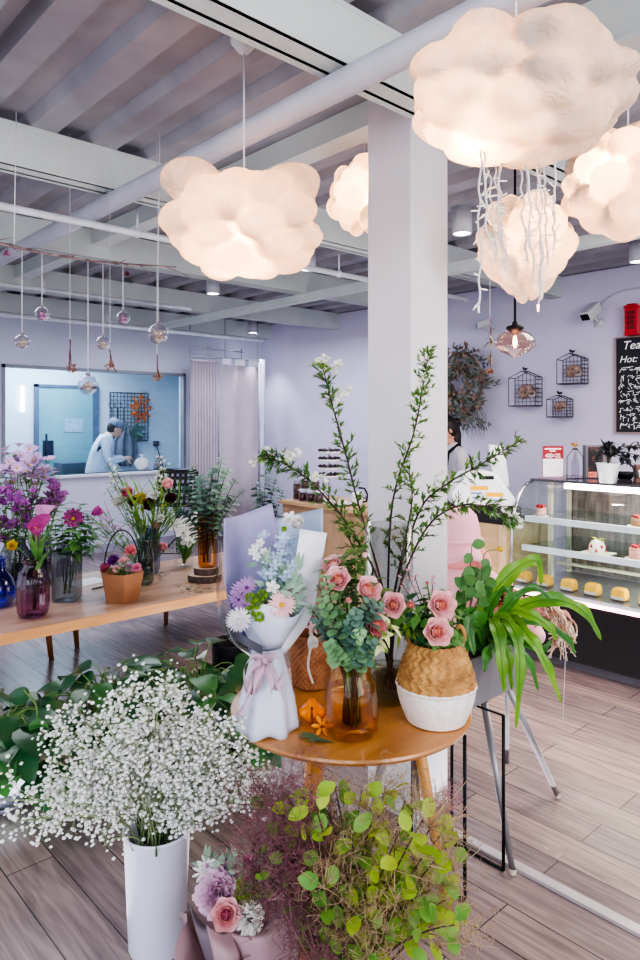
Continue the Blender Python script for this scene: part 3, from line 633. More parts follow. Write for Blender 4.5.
# ---- wall decor on wall_right (x = A1)
AW = A1 - .012
WX = V((0, -1, 0))    # to the right along the wall as seen
wirem = mat('cage_wire', '#3a3a46', .5, metal=.4); shellm = mat('sea_shell', '#b59a8e', .6, '#755a54', 25, bump=.3); shell2 = mat('sea_shell_pale', '#d9c8bd', .5)
def cage(x0, x1, ytop, ybot, lab, kind):
    c = ona((x0+x1)/2, ybot, AW); l = ona(x0, ybot, AW); r = ona(x1, ybot, AW); W = (l-r).length/2; H = (ybot-ytop)*ona((x0+x1)/2, ybot, AW).dot(FW)/F
    t = thing('wire_cage', lab, 'wall shelf', c); mb = MB(); dp = .12; out = V((-1, 0, 0)); hs = H*.76
    for o_ in (.003, dp):
        q = c + out*o_
        mb.tube([q - WX*W, q - WX*W + UP*hs, q + UP*H*.93, q + WX*W + UP*hs, q + WX*W], .004, 6); mb.tube([q - WX*W, q + WX*W], .004, 6)
    for sg in (-1, 1):
        for z in (0, hs): mb.tube([c + WX*W*sg + UP*z + out*.003, c + WX*W*sg + UP*z + out*dp], .004, 6)
    mb.tube([c + UP*H*.93 + out*.003, c + UP*H*.93 + out*dp], .004, 6)
    obj('cage_frame', mb, wirem, t)
    mb = MB(); n_ = 7
    for i in range(1, n_):
        u = -W + 2*W*i/n_; z = hs + (H*.93-hs)*(1-abs(u)/W); mb.tube([c + WX*u + out*.003, c + WX*u + UP*z + out*.003], .0022, 5)
    k = 0
    while (k+1)*2*W/n_ < hs: k += 1; z = k*2*W/n_; mb.tube([c - WX*W + UP*z + out*.003, c + WX*W + UP*z + out*.003], .0022, 5); mb.tube([c + WX*W + UP*z + out*.003, c + WX*W + UP*z + out*dp], .0022, 5)
    obj('wire_mesh', mb, wirem, t)
    b = c + UP*H*.93 + out*dp*.5
    obj('bird_finial', MB().ball(b + UP*.022, (.012, .026, .012), 2).ball(b + UP*.034 + WX*-.022, .010, 2).leaf(b + UP*.025 + WX*.02, WX + UP*.4, UP, .03, .014, 0).tube([b, b + UP*.014], .003, 5), wirem, t)
    obj('shelf_board', MB().box((c.x-dp, c.y-W, c.z-.006), (c.x-.001, c.y+W, c.z+.006)), mat('cage_board', '#7b6d74', .6), t, False)
    # the shell
    s = c + out*dp*.5 + UP*.0065
    g = thing('sea_shell', 'brown spiral sea shell lying in the ' + kind + ' wire cage', 'shell', s)
    rr = W*.80; mb = MB(); ps = []; rs = []
    for i in range(44):
        a = i*.32; q = rr*.62*math.exp(-a*.16); ps.append(s + WX*(q*math.cos(a)) + UP*(rr*.98 + q*math.sin(a)) + out*(.035*(a/14))); rs.append(q*.6)
    obj('whorl', MB().tube(ps, rs, 12), shellm, g); obj('lip', MB().lathe([(rr*.30, -.01), (rr*.36, 0), (rr*.30, .012), (rr*.2, .006)], ps[0] + UP*0, 18, axis=out), shell2, g)
    return t
cage(515, 542, 369, 406, 'largest wire bird cage shelf on the wall, lowest left', 'left')
cage(563, 588, 352, 384, 'upper wire bird cage shelf, nearest the chalkboard', 'upper')
cage(553, 573, 394, 417, 'smallest wire bird cage shelf, below the other two', 'smallest')
# chalkboard
bl = ona(618, 432, AW); tl = ona(617, 339, AW); Hc = tl.z - bl.z; Wc = .62
t = thing('chalkboard', 'black menu chalkboard with white handwriting hanging on the wall', 'chalkboard', V((AW, tl.y - Wc/2, bl.z)))
c0 = V((AW, tl.y, bl.z))
slate = mat('slate_black', '#24252f', .7, '#2c2d38', 6)
obj('slate', MB().box((AW-.012, c0.y-Wc, bl.z), (AW+.01, c0.y, tl.z)), slate, t, False)
obj('wood_frame', MB().box((AW-.02, c0.y-.0, bl.z-.01), (AW+.01, c0.y+.014, tl.z+.01)).box((AW-.02, c0.y-Wc, tl.z), (AW+.01, c0.y, tl.z+.01)).box((AW-.02, c0.y-Wc, bl.z-.01), (AW+.01, c0.y, bl.z)).box((AW-.02, c0.y-Wc-.014, bl.z-.01), (AW+.01, c0.y-Wc, tl.z+.01)), mat('board_frame', '#a98f8a', .6), t, False)
chalk = mat('chalk_white', '#f4f4f4', .9, emit=.15)
q = V((AW-.0135, c0.y, 0))
text('Tea', V((q.x, c0.y-.05, tl.z-.10)), .105, chalk, t, X=WX, align='LEFT', shear=.3, name='chalk_heading')
text('Hot:', V((q.x, c0.y-.025, tl.z-.215)), .085, chalk, t, X=WX, align='LEFT', shear=.3, name='chalk_subheading')
rnd = random.Random(5)
for row in range(8):   # rows of small brushed characters, as illegible as in the photograph
    mb = MB(); z = tl.z - .30 - row*.068
    if z < bl.z + .05: break
    x = .03
    while x < Wc-.06:
        for k in range(rnd.randint(4, 6)):
            a = V((q.x, c0.y - x - rnd.uniform(0, .04), z + rnd.uniform(0, .045))); d = rnd.choice((V((0,-.034,.002)), V((0,-.03,.003)), V((0,.002,-.035)), V((0,-.016,-.02)), V((0,.014,-.02))))
            mb.tube([a, a+d], .0024, 4)
        x += .058
    obj('chalk_line', mb, chalk, t)['kind'] = 'stuff'
obj('chalk_drawing', MB().tube([V((q.x, c0.y-.17-.02*i, bl.z+.03+.02*math.sin(i*1.3))) for i in range(8)], .004, 5), chalk, t)
# red telephone box ornament on the board
c = V((AW-.055, tl.y-.07, tl.z+.012)); hb = .27; wb_ = .055
rp_ = ona(626, 337, AW-.055); c.y = rp_.y - .06
redm = mat('phone_box_red', '#c8202c', .35, '#b51b27', 5)
t = thing('phone_box_ornament', 'small red telephone box model standing on top of the chalkboard', 'ornament', c)
mb = MB().box((c.x-.05, c.y-.06, c.z), (c.x+.05, c.y+.06, c.z+.02)).box((c.x-.045, c.y-.055, c.z+.02), (c.x+.045, c.y+.055, c.z+hb-.03)).box((c.x-.052, c.y-.062, c.z+hb-.03), (c.x+.052, c.y+.062, c.z+hb-.012))
mb.lathe([(.068, hb-.012), (.05, hb+.003), (0, hb+.01)], c, 4, rot=pi/4); obj('box_body', mb, redm, t, False, .003)
mb = MB()
for r_ in range(4):
    for cc in range(3): z = c.z + .05 + r_*.042; yb = c.y - .033 + cc*.024; mb.box((c.x-.0475, yb, z), (c.x-.0455, yb+.018, z+.034)); 
    for cc in range(3): z = c.z + .05 + r_*.042; xb = c.x - .033 + cc*.024; mb.box((xb, c.y+.0555, z), (xb+.018, c.y+.0575, z+.034))
obj('windows', mb, mat('phone_window', '#6a1820', .3), t, False)
# security cameras
def seccam(px, py, lab, dirv, s=1):
    c = ona(px, py, AW-.14); t = thing('security_camera', lab, 'security camera', c)
    d = V(dirv).normalized(); sd = d.cross(UP).normalized(); u = sd.cross(d)
    obj('housing', MB().obox(c, sd*.042*s, d*.085*s, u*.042*s), mat('camera_white', '#d9dbe0', .4), t, False, .012)
    obj('lens_face', MB().obox(c + d*.086*s, sd*.036*s, d*.004*s, u*.026*s), blackm, t, False, .006)
    obj('bracket', MB().tube([c - u*.03*s, c - u*.07*s + V((.05, 0, 0)), V((A1-.003, c.y, c.z-.07*s))], .011*s, 8).obox(V((A1-.006, c.y, c.z-.07*s)), V((.005,0,0)), V((0,.035*s,0)), UP*.035*s), MC['camera_white'], t)
seccam(591, 312, 'white boxy security camera below the ceiling beside the chalkboard', (-.8, .15, -.55), 1.15)
seccam(484, 324, 'small white security camera near the glass pendant', (-.5, .95, -.3), .85)
cp = [ona(x, y, AW) for x, y in ((596,312),(604,301),(620,292),(640,288),(660,284))]
o = obj('cable', MB().tube(crom(cp, 5), .008, 8), mat('white_cable', '#c9cad2', .5), None); tag(o, 'white cable curving along the wall top from the boxy camera', 'cable')
# hanging dried rose
def hang(x, y0_, y1_, Y, lab):
    a = pt(x, y0_, Y); b = pt(x, y1_, Y); t = thing('hanging_dried_rose', lab, 'dried flower', a); s = Y/F
    obj('stem', MB().tube([a, (a+b)/2 + RT*.01, b], .003, 6), dryd, t)
    lf = MB()
    for k in range(10): q = a.lerp(b, R(.2, .85)); lf.leaf(q, rv() - UP*.5, UP, .06, .022, .4)
    obj('leaves', lf, mat('dried_leaf', '#6f6a55', .8, '#8c8066', 30), t)
    mb = MB()
    for k in range(20): mb.petal(b - UP*.0, rtop(-UP, .7), R(0, 6), .003, .04, .03, .1, .8, seg=3, ns=2)
    obj('blossom', mb, dryb, t)
    obj('string', MB().tube([a, V((a.x, a.y, 2.94))], .0015, 4), stringm, t)
hang(490, 318, 368, 4.4, 'single dried rose hung upside down left of the glass pendant')
# dried wreath on the wall
wc = ona(460, 383, AW-.115)
t = thing('dried_wreath', 'large wreath of dried brown flowers and grey foliage on the wall', 'wreath', wc)
m1 = MB(); m2 = MB(); m3 = MB()
for i in range(620):
    a = R(0, 2*pi); rad = .25 + R(-.16, .11); q = wc + WX*rad*math.cos(a) + UP*(rad*1.15*math.sin(a)) + V((R(-.09, .04), 0, 0))
    tang = (WX*-math.sin(a) + UP*math.cos(a))
    if i % 3 == 0: m1.petal(q, rv() + V((-1,0,0)), R(0,6), 0, .05, .045, .4, 1.3, seg=2, ns=2); m1.petal(q, rv() + V((-1,0,0)), R(0,6), 0, .05, .045, .4, 1.3, seg=2, ns=2)
    else: m2.leaf(q, tang + rv()*.8 - UP*.3, V((-1,0,0)) + rv()*.4, R(.06,.12), R(.02,.035), .5)
for i in range(60):
    a = R(-.4, 1.2); q = wc - UP*.25 + WX*R(-.1,.25); m2.tube([q, q + V((-.02, R(-.1,.0), -.08)), q + V((-.03, R(-.18,.0), -R(.1,.36)))], [.003,.002,.001], 4)
    e = q + V((-.03, R(-.16,.0), -R(.1,.22))); m2.leaf(e, -UP + rv()*.6, V((-1,0,0)), .05, .02, .3)
for i in range(14): e = wc + WX*(.30+i*.012) + UP*(-.02 + R(-.03,.03)); m2.leaf(e, WX + rv()*.5, V((-1,0,0)), .05, .016, .3)
ring = [wc + WX*.26*math.cos(2*pi*i/30) + UP*.30*math.sin(2*pi*i/30) for i in range(31)]
obj('ring', MB().tube(ring, .025, 8), barkm, t); obj('dried_blooms', m1, mat('wreath_brown', '#b89a86', .9, '#6d5048', 30), t)['kind'] = 'stuff'; obj('foliage', m2, mat('wreath_green', '#7c8577', .8, '#565f58', 20), t)
# ---- sideboard with tasting plates (left of pillar)
sb = thing('sideboard', 'wooden cabinet holding a cake stand, against the view behind the bouquets', 'cabinet', (3.75, 3.83, 0))
obj('carcass', MB().box((3.50, 3.30, .04), (3.97, 4.24, .925)), oak2, sb, False, .004)
obj('top', MB().box((3.48, 3.28, .926), (3.99, 4.26, .955)), mat('oak_top_edge', '#c3a27e', .5, '#b08f6c', 4), sb, False, .003)
obj('door', MB().box((3.488, 3.32, .07), (3.4995, 3.76, .90)), oak2, sb, False, .002); obj('door', MB().box((3.488, 3.78, .07), (3.4995, 4.22, .90)), oak2, sb, False, .002)
obj('plinth', MB().box((3.53, 3.33, 0), (3.95, 4.21, .04)), blackm, sb, False)
ZS = .956
def on_sb(px, a): p = ona(px, 500, a); return V((a, p.y, ZS))
porc = mat('porcelain', '#e8e6ee', .3); clearm = glass('clear_plastic', '#f2f2f8', .16)
c = on_sb(329, 3.70); t = thing('cake_stand', 'four tier stand with white discs and dark rims on the cabinet', 'cake stand', c)
for k in range(4):
    z = .19 + k*.062
    pl = obj('tier', MB().lathe([(0, z-.004), (.09 - k*.004, z-.006), (.105 - k*.006, z+.010), (.098 - k*.006, z+.012), (0, z)], c, 30), porc, t)
    mb = MB()
    for j in range(9): a = j*.7; mb.ball(c + V((.07*math.cos(a), .07*math.sin(a), z+.018)), (.024, .024, .016), 1)
    obj('chocolates', mb, mat('dark_chocolate', '#3a2a33', .5), pl)
obj('pole', MB().tube([c, c + UP*.42], .005, 8), chrome, t); obj('foot', MB().lathe([(0, 0), (.07, 0), (.065, .008), (.01, .012), (0, .012)], c, 24), chrome, t)
def jar(px, a, zoff, lab, grp='brown filled jars on the cabinet'):
    c = on_sb(px, a) + UP*zoff; t = thing('snack_jar', lab, 'jar', c, grp)
    obj('jar_body', MB().lathe([(0, .002), (.034, .002), (.036, .01), (.036, .07), (.03, .08)], c, 20), clearm, t)
    obj('contents', MB().lathe([(0, .006), (.031, .006), (.032, .06), (0, .064)], c, 18), mat('brown_sweets', '#70413a', .6, '#3f2a30', 50), t)
    obj('lid', MB().lathe([(.032, .078), (.035, .08), (.035, .092), (0, .094)], c, 20), porc, t)
for i, px in enumerate((303, 311, 319)): jar(px, 3.56, 0, 'small jar of dark brown sweets in the lower row on the cabinet')
for i, px in enumerate((305, 315)): jar(px, 3.565, .095, 'small jar of dark brown sweets stacked in the upper row on the cabinet', 'upper stacked jars on the cabinet')
c = on_sb(297, 3.60); t = thing('snack_jar', 'taller brown jar standing at the left end of the row', 'jar', c)
obj('jar_body', MB().lathe([(0, .002), (.03, .002), (.032, .01), (.032, .13), (.022, .145), (.022, .15)], c, 20), clearm, t)
obj('contents', MB().lathe([(0, .006), (.027, .006), (.028, .12), (0, .125)], c, 18), mat('amber_biscuits', '#8a5040', .6, '#54303a', 50), t)
c = on_sb(338, 3.56); t = thing('plate', 'wide white plate of pink sweets at the front of the cabinet', 'plate', c)
obj('dish', MB().lathe([(0, .004), (.06, .004), (.115, .018), (.112, .022), (.06, .009), (0, .009)], c, 36), porc, t)
for k in range(12):
    a = k*2.4; r_ = .018*math.sqrt(k); q = c + V((r_*math.cos(a), r_*math.sin(a), .02)); 
    obj('sweet', MB().lathe([(0, -.01), (.015, -.01), (.018, 0), (.012, .012), (0, .014)], q, 12), mat('pink_sweet', '#e3a6b4', .5, '#f1e2e2', 40), t)
c = on_sb(357, 3.66); t = thing('black_mug', 'black handled white pitcher at the right end of the cabinet', 'pitcher', c)
obj('mug_body', MB().lathe([(0, .001), (.04, .001), (.043, .05), (.04, .10), (.036, .10), (.036, .01), (0, .008)], c, 24), porc, t)
obj('handle', MB().tube([c + RT*.03 + UP*(.02) , c + RT*.07 + UP*.03, c + RT*.078 + UP*.08, c + RT*.055 + UP*.125, c + RT*.01 + UP*.13], .007, 8), blackm, t)
# ================================================================ BACK LEFT: CURTAIN, KITCHEN, MUSIC STAND
curt = mat('curtain_cloth', '#cbc1cb', .85, '#c2b7c2', 3, trans=.1); BC = 7.5
def xb(x, b): return onb(x, 420, b).x
t = thing('fitting_curtain', 'gathered grey pink curtain hanging from a rail next to the flat one', 'curtain', (xb(203, BC), BC, 2.33))
x0, x1 = xb(191, BC), xb(217, BC); P = []
for z in (2.33, 1.6, .9, .15): P.append([V((x0 + (x1-x0)*i/60, BC + .035*math.sin(i*.95)*(1.0 - .1*z), z)) for i in range(61)])
obj('cloth', MB().grid(P), curt, t, solid=.004)
obj('gathered_header', MB().box((x0, BC-.03, 2.33), (x1, BC+.03, 2.36)), curt, t)
t = thing('fitting_curtain', 'smooth flat grey pink curtain panel nearest the room corner', 'curtain', (xb(238, BC), BC, 2.31))
x0, x1 = xb(218.5, BC), xb(258, BC); P = []
for z in (2.31, 1.6, .9, .15): P.append([V((x0 + (x1-x0)*i/40, BC - .02 + .012*math.sin(i*.35), z)) for i in range(41)])
obj('cloth', MB().grid(P), curt, t, solid=.004)
rl = thing('curtain_rail', 'steel rail frame with brackets above the two grey pink curtains', 'curtain rail', (xb(225, BC), BC, 2.4))
xa, xz = xb(190, BC), xb(262, BC)
obj('rail', MB().tube([V((xa, BC, 2.40)), V((xz, BC, 2.40))], .012, 8), steel, rl)
obj('rail', MB().tube([V((xa, BC, 2.50)), V((xz-.3, BC, 2.50))], .010, 8), steel, rl)
obj('post', MB().box((xz-.035, BC-.03, 0), (xz+.03, BC+.03, 2.42)), mat('post_white', '#d8daea', .4), rl)
for k in range(5): x = xa + (xz-xa)*k/4.3; obj('hanger', MB().tube([V((x, BC, 2.40)), V((x, BC, 2.55 if k % 2 else 2.95))], .006, 6), steel, rl)
for k in range(3): obj('clip_card', MB().box((xb(222+k*13, BC), BC-.012, 2.32), (xb(231+k*13, BC), BC-.008, 2.40)), mat('clip_white', '#e6e6f2', .5), rl, False)
# grid rack with tools and orange wreath on the kitchen wall
BK = 10.185
a0, a1 = onb(110, 400, BK), onb(148, 400, BK); zt, zb = onb(130, 393, BK).z, onb(130, 441, BK).z
t = thing('wire_grid_rack', 'black wire grid panel on the kitchen wall behind the cook', 'rack', V((a0.x, BK, zb))); 
mb = MB(); n_ = 11
for i in range(n_+1): x = a0.x + (a1.x-a0.x)*i/n_; mb.tube([V((x, BK, zb)), V((x, BK, zt))], .004 if 0 < i < n_ else .007, 5)
n_ = 13
for i in range(n_+1): z = zb + (zt-zb)*i/n_; mb.tube([V((a0.x, BK-.004, z)), V((a1.x, BK-.004, z))], .004 if 0 < i < n_ else .007, 5)
obj('grid', mb, wirem, t)
def kitchenitem(name, lab, cat, x, y, fn, m): c = onb(x, y, BK-.09); mb = MB(); fn(mb, c); return tag(obj(name, mb, m), lab, cat)
def f_wreath(mb, c):
    for i in range(150):
        a = i*.7; r = .11 + R(-.07, .06); q = c + V((r*math.cos(a), R(-.04,.0), r*math.sin(a)*1.25)); mb.leaf(q, V((math.cos(a), 0, math.sin(a))) + rv()*.8, V((0,-1,0)) + rv()*.3, .06, .025, .5, seg=3)
kitchenitem('orange_wreath', 'orange leafy wreath hanging on the black wire grid', 'wreath', 141, 409, f_wreath, mat('orange_leaf', '#e8843c', .7, '#c4622c', 20))
def f_tongs(mb, c):
    for k in range(3):
        q = c + V((k*.10-.1, 0, 0)); mb.lathe([(.05, 0), (.055, .005), (.05, .01)], q, 16, axis=(0,1,0)); mb.tube([q - UP*.05, q - UP*.26], .008, 5)
kitchenitem('hanging_whisk', 'bunch of dark ring handled utensils hanging at the grid left side', 'utensils', 118, 405, f_tongs, wirem)
def f_green(mb, c):
    for i in range(30): mb.leaf(c + rv()*.06, V((R(-.2, 1), -.2, R(-1, .4))), V((0,-1,0)), .16, .05, .5)
kitchenitem('hanging_greenery', 'dark green foliage sprig hanging at the grid bottom', 'foliage', 135, 430, f_green, mat('muted_green', '#5c7f74', .7, '#46655f', 20))
# grey apron hanging
c = onb(126, 448, BK-.09); t = thing('hanging_apron', 'grey apron hanging on the kitchen wall right of the cook', 'apron', c)
P = []
for z, w_ in ((.36, .03), (.25, .10), (.10, .19), (-.08, .21), (-.22, .15), (-.28, .10)): P.append([c + V((-w_ + 2*w_*i/12, .03*math.sin(i*1.3), z)) for i in range(13)])
obj('cloth', MB().grid(P), mat('apron_grey', '#77808f', .8, '#69727f', 6), t, solid=.006); obj('strap', MB().tube([c + UP*.34, c + UP*.44], .008, 6), mat('apron_grey', '#77808f'), t)
# tube lamp, wall socket cable
tag(obj('tube_light', MB().box((onb(21, 400, BK).x, BK-.03, onb(22, 412, BK).z), (onb(23.5, 400, BK).x, BK, onb(22, 386, BK).z)), mat('tube_glow', '#fff0df', .4, emit=5), None, False), 'short vertical glowing tube light on the kitchen wall left of the door', 'wall light')
c = onb(156, 444, BK); tag(obj('cable', MB().box((c.x-.05, BK-.012, c.z-.03), (c.x+.05, BK, c.z+.05)).tube([c, c + V((.06,-.02,-.2)), c + V((.15,-.02,-.45))], .008, 6), mat('grey_cable', '#51525c'), None), 'dark socket with a drooping cable on the kitchen wall', 'cable')
# kitchen worktop with bits
t = thing('kitchen_counter', 'pale worktop under the kitchen window where the cook works', 'counter', (3.7, 8.7, 0))
obj('top', MB().box((2.6, 8.12, .86), (5.6, 8.62, .90)), mat('worktop_pale', '#c9d4dc', .4), t, False); obj('body', MB().box((2.62, 8.16, 0), (5.58, 8.58, .86)), mat('worktop_body', '#b5c2cf', .5), t, False)
c = onb(158, 472, 8.3); c.z = .901; t = thing('flower_pot', 'small pot of reddish flowers on the kitchen worktop near the cable', 'potted flower', c)
obj('pot_body', MB().lathe([(0, 0), (.05, 0), (.06, .09), (.055, .09), (0, .08)], c, 18), mat('pot_dark', '#5b5361', .5), t)
mb = MB()
for i in range(30): mb.petal(c + UP*.12 + rv()*.06, rv() + UP, R(0,6), 0, .05, .04, .3, 1.2, seg=2, ns=2)
obj('bloom_cluster', mb, mat('reddish_bloom', '#c08a9a', .8, '#6d4a50', 50), t)
c = onb(85, 470, 9.2); t = thing('appliance', 'dark grey appliance box behind the sill in front of the blue door', 'appliance', (c.x, 9.7, .0))
obj('cabinet', MB().box((c.x-.20, 9.5, 0), (c.x+.20, 9.8, 1.0)), mat('appliance_grey', '#50606e', .4), t, False, .01)
# white bag on the sill
c = onb(142, 470, B1+.03); c.z = wz0+.001; t = thing('plastic_bag', 'white crumpled plastic bag on the window sill', 'bag', c); mb = MB()
vs = [c + V((p.x*.10, p.y*.05, .085 + p.z*.085)) + rv()*.010 for p in ICO[3][0]]; mb.add(vs, ICO[3][1]); obj('bag_body', mb, mat('white_bag', '#eceff6', .4, trans=.2), t)
obj('tied_top', MB().lathe([(.02, .16), (.012, .18), (.04, .205), (0, .19)], c, 10), mat('white_bag', '#eceff6'), t)
# ---- person building
skin = mat('skin', '#d9a98f', .55, '#cf9c84', 5); hairm = mat('black_hair', '#1d1716', .5, '#2b2220', 40, stretch=(1,1,.2))
def skinned(name, chains, m, parent, sub=2):
    """chains: list of [(point, radius)...]; first chain is the trunk, later ones start at an existing point"""
    vs = []; es = []; rs = []; idx = {}
    for ch in chains:
        prev = None
        for p, r in ch:
            k = tuple(round(c_, 4) for c_ in p)
            if k not in idx: idx[k] = len(vs); vs.append(V(p)); rs.append(r)
            i = idx[k]
            if prev is not None and prev != i: es.append((prev, i))
            prev = i
    o0 = WL[parent.name]; me = bpy.data.meshes.new(name); me.from_pydata([v - o0 for v in vs], es, []); me.materials.append(m)
    o = bpy.data.objects.new(name, me); C.objects.link(o); o.parent = parent; WL[o.name] = o0
    o.modifiers.new('skin', 'SKIN'); sv = me.skin_vertices[0].data
    for i, r in enumerate(rs): sv[i].radius = (r, r) if not isinstance(r, tuple) else r
    sv[0].use_root = True
    s = o.modifiers.new('sub', 'SUBSURF'); s.levels = sub; s.render_levels = sub
    o.modifiers['skin'].use_smooth_shade = True
    return o
def hand(root, tip_dir, palm_n, parent, chains, s=1.0):
    """five fingers rooted in a palm; appended to a chain list"""
    d = V(tip_dir).normalized(); n = V(palm_n).normalized(); sd = d.cross(n).normalized(); n = sd.cross(d)
    palm = root + d*.05*s
    for k, (off, L_) in enumerate(((-.030, .062), (-.010, .074), (.010, .070), (.030, .055))):
        b = palm + sd*off*s + d*.03*s
        ch = [(palm, .026*s), (b, .010*s), (b + d*L_*.45*s + n*.010*s, .0088*s), (b + d*L_*.8*s + n*.028*s, .0082*s), (b + d*L_*.9*s + n*.046*s, .007*s)]; chains.append(ch)
    b = root + d*.02*s - sd*.028*s; chains.append([(root, .022*s), (b, .012*s), (b - sd*.02*s + d*.03*s + n*.015*s, .010*s), (b - sd*.018*s + d*.055*s + n*.032*s, .0085*s)])
    return palm
def head(c, fwd, parent, s=1.0):
    """head + face on one mesh, looking along fwd"""
    f = V(fwd).normalized(); sd = f.cross(UP).normalized(); u = sd.cross(f)
    vs = []
    for p in ICO[4][0]:
        x, y, z = p.x, p.y, p.z    # x side, y forward, z up
        w_ = .074*(1 - .20*max(0, -z)**1.5 - .05*max(0, y)*max(0,-z)); dpt = .096*(1 - .10*max(0, -z)); h = .118
        q = V((x*w_, y*dpt + (.012*max(0,-z) if y > 0 else -.01), z*h))
        if y > .2:
            g = math.exp(-((x/.16)**2)); nose = math.exp(-(((z+.12)/.20)**2)) * g; q.y += .024*nose
            q.y += .010*math.exp(-(((z+.80)/.16)**2) - (x/.35)**2)                     # chin
            q.y += .007*math.exp(-(((z+.47)/.07)**2) - (x/.28)**2) - .004*math.exp(-(((z+.50)/.025)**2) - (x/.26)**2)   # lips
            for e in (-.36, .36): q.y -= .011*math.exp(-(((x-e)/.15)**2) - ((z-.06)/.12)**2)
            q.y += .006*math.exp(-(((z-.24)/.10)**2) - (x/.6)**2)
        vs.append(c + (sd*q.x + f*q.y + u*q.z)*s)
    mb = MB(); mb.add(vs, ICO[4][1])
    for e in (-1, 1):
        mb.ball(c + (sd*.077*e - f*.004 - u*.005)*s, .02*s, 2, 0, Matrix((sd*.35, f*.9, u*1.5)).transposed())
    o = obj('head', mb, skin, parent)
    eyem = mat('eye_dark', '#2a1c18', .2); 
    for e in (-1, 1):
        obj('eye', MB().ball(c + (sd*.028*e + f*.083 + u*.008)*s, .0105*s, 2), eyem, parent)
        obj('eyebrow', MB().tube([c + (sd*.015*e + f*.096 + u*.026)*s, c + (sd*.03*e + f*.093 + u*.031)*s, c + (sd*.043*e + f*.082 + u*.026)*s], .003*s, 5), hairm, parent)
    obj('lips', MB().tube([c + (sd*-.018 + f*.094 - u*.058)*s, c + (f*.102 - u*.056)*s, c + (sd*.018 + f*.094 - u*.058)*s], [.002*s, .0042*s, .002*s], 6), mat('lip', '#b5655c', .5), parent)
    return f, sd, u
# the cook: seen from the side, bending to the right over the worktop
ck = onb(99, 470, 8.85); ck.z = 0
t = thing('person', 'cook in white jacket and grey cap bending over behind the kitchen window', 'person', ck)
rt = V((.93, -.36, 0)); sdv = V((.36, .93, 0))
hip = ck + UP*.92 - rt*.02; che = ck + UP*1.26 + rt*.05; nk = ck + UP*1.42 + rt*.12; hd = ck + UP*1.475 + rt*.215
bodyc = mat('cook_jacket', '#c3cbd8', .7, '#b8c1cf', 10, bump=.2, bscale=12)
trou = mat('cook_trousers', '#39404f', .8)
legs = [[(hip, .13), (hip - UP*.08, .13)]]
for e in (-1, 1): legs.append([(hip - UP*.08, .13), (hip + sdv*.09*e - UP*.14, .095), (ck + sdv*.10*e + UP*.48, .065), (ck + sdv*.11*e + UP*.10, .05)])
skinned('trousers', legs, trou, t)
for e in (-1, 1): obj('shoe', MB().obox(ck + sdv*.11*e + UP*.04 + rt*.05, rt*.13, sdv*.045, UP*.038), blackm, t, True, .02)
ch = [[(ck + UP*.72 - rt*.02, .19), (hip, .175), (ck + UP*1.08 + rt*.01, .16), (che, .165), (nk - UP*.04, .09), (nk, .062)]]
hands = []
for e in (-1, 1):
    sh = che + UP*.08 + sdv*.18*e + rt*.02; el = ck + UP*1.06 + sdv*.22*e + rt*.10; wr = ck + UP*1.08 + sdv*.07*e + rt*.36
    ch.append([(che, .165), (sh, .072), (el, .055), (wr - rt*.03, .042)]); hands.append(wr)
skinned('jacket', ch, bodyc, t)
obj('neck', MB().tube([nk - rt*.03 - UP*.05, hd - UP*.05 - rt*.03], [.055, .05], 12), skin, t)
for e, wr in zip((-1, 1), hands):
    hc = [[(wr - rt*.04, .026), (wr, .022), (wr + rt*.05, .026)]]; hand(wr, rt + UP*-.3, UP*-.6 - sdv*e*.6, t, hc); skinned('hand', hc, skin, t, 1)
f, s_d, u = head(hd, rt + UP*-.55, t)
mb = MB(); mb.add([hd + (s_d*p.x*.079 + f*(p.y*.094 - .026) + u*(p.z*.112 + .012)) for p in ICO[3][0]], ICO[3][1]); obj('hair', mb, hairm, t)
mb = MB(); mb.lathe([(.098, .0), (.105, .02), (.112, .045), (.095, .085), (0, .10)], hd + u*.035 - f*.015, 28, axis=u, flute=.04, nf=9); obj('cap', mb, mat('cap_grey', '#7d818c', .8, '#6b768c', 12), t)
mb = MB(); mb.leaf(hd + u*.045 + f*.07, f*.9 - u*.2, u, .09, .15, .3, seg=4, tipw=.5); obj('cap_peak', mb, mat('cap_grey', '#7d818c'), t, solid=.004)
# the shop assistant half hidden by the pillar
wm = pt(457, 470, 6.25); wm.z = 0
t = thing('person', 'dark haired assistant in white top and black straps, behind the register', 'person', wm)
f0 = (-RT - FW*.25).normalized(); s0 = f0.cross(UP).normalized(); hip = wm + UP*.90; che = wm + UP*1.22 + f0*.03; nk = wm + UP*1.40 + f0*.04; hd = wm + UP*1.50 + f0*.10
legs = [[(hip, .13), (hip - UP*.08, .13)]]
for e in (-1, 1): legs.append([(hip - UP*.08, .13), (hip + s0*.09*e - UP*.14, .09), (wm + s0*.09*e + UP*.48, .06), (wm + s0*.09*e + UP*.10, .045)])
skinned('trousers', legs, trou, t)
for e in (-1, 1): obj('shoe', MB().obox(wm + s0*.09*e + UP*.04 + f0*.05, f0*.12, s0*.042, UP*.038), blackm, t, True, .02)
ch = [[(hip, .145), (wm + UP*1.04, .125), (che, .14), (nk - UP*.03, .07), (nk, .05)]]; hands = []
for e in (-1, 1):
    sh = che + UP*.08 + s0*.16*e; el = wm + UP*1.00 + s0*.21*e + f0*.02; wr = wm + UP*1.02 + s0*.12*e + f0*.26
    ch.append([(che, .14), (sh, .062), (el, .048), (wr - f0*.03, .034)]); hands.append(wr)
skinned('blouse', ch, mat('white_blouse', '#dcd8e2', .8), t)
obj('neck', MB().tube([nk - UP*.05, hd - UP*.07], [.05, .045], 12), skin, t)
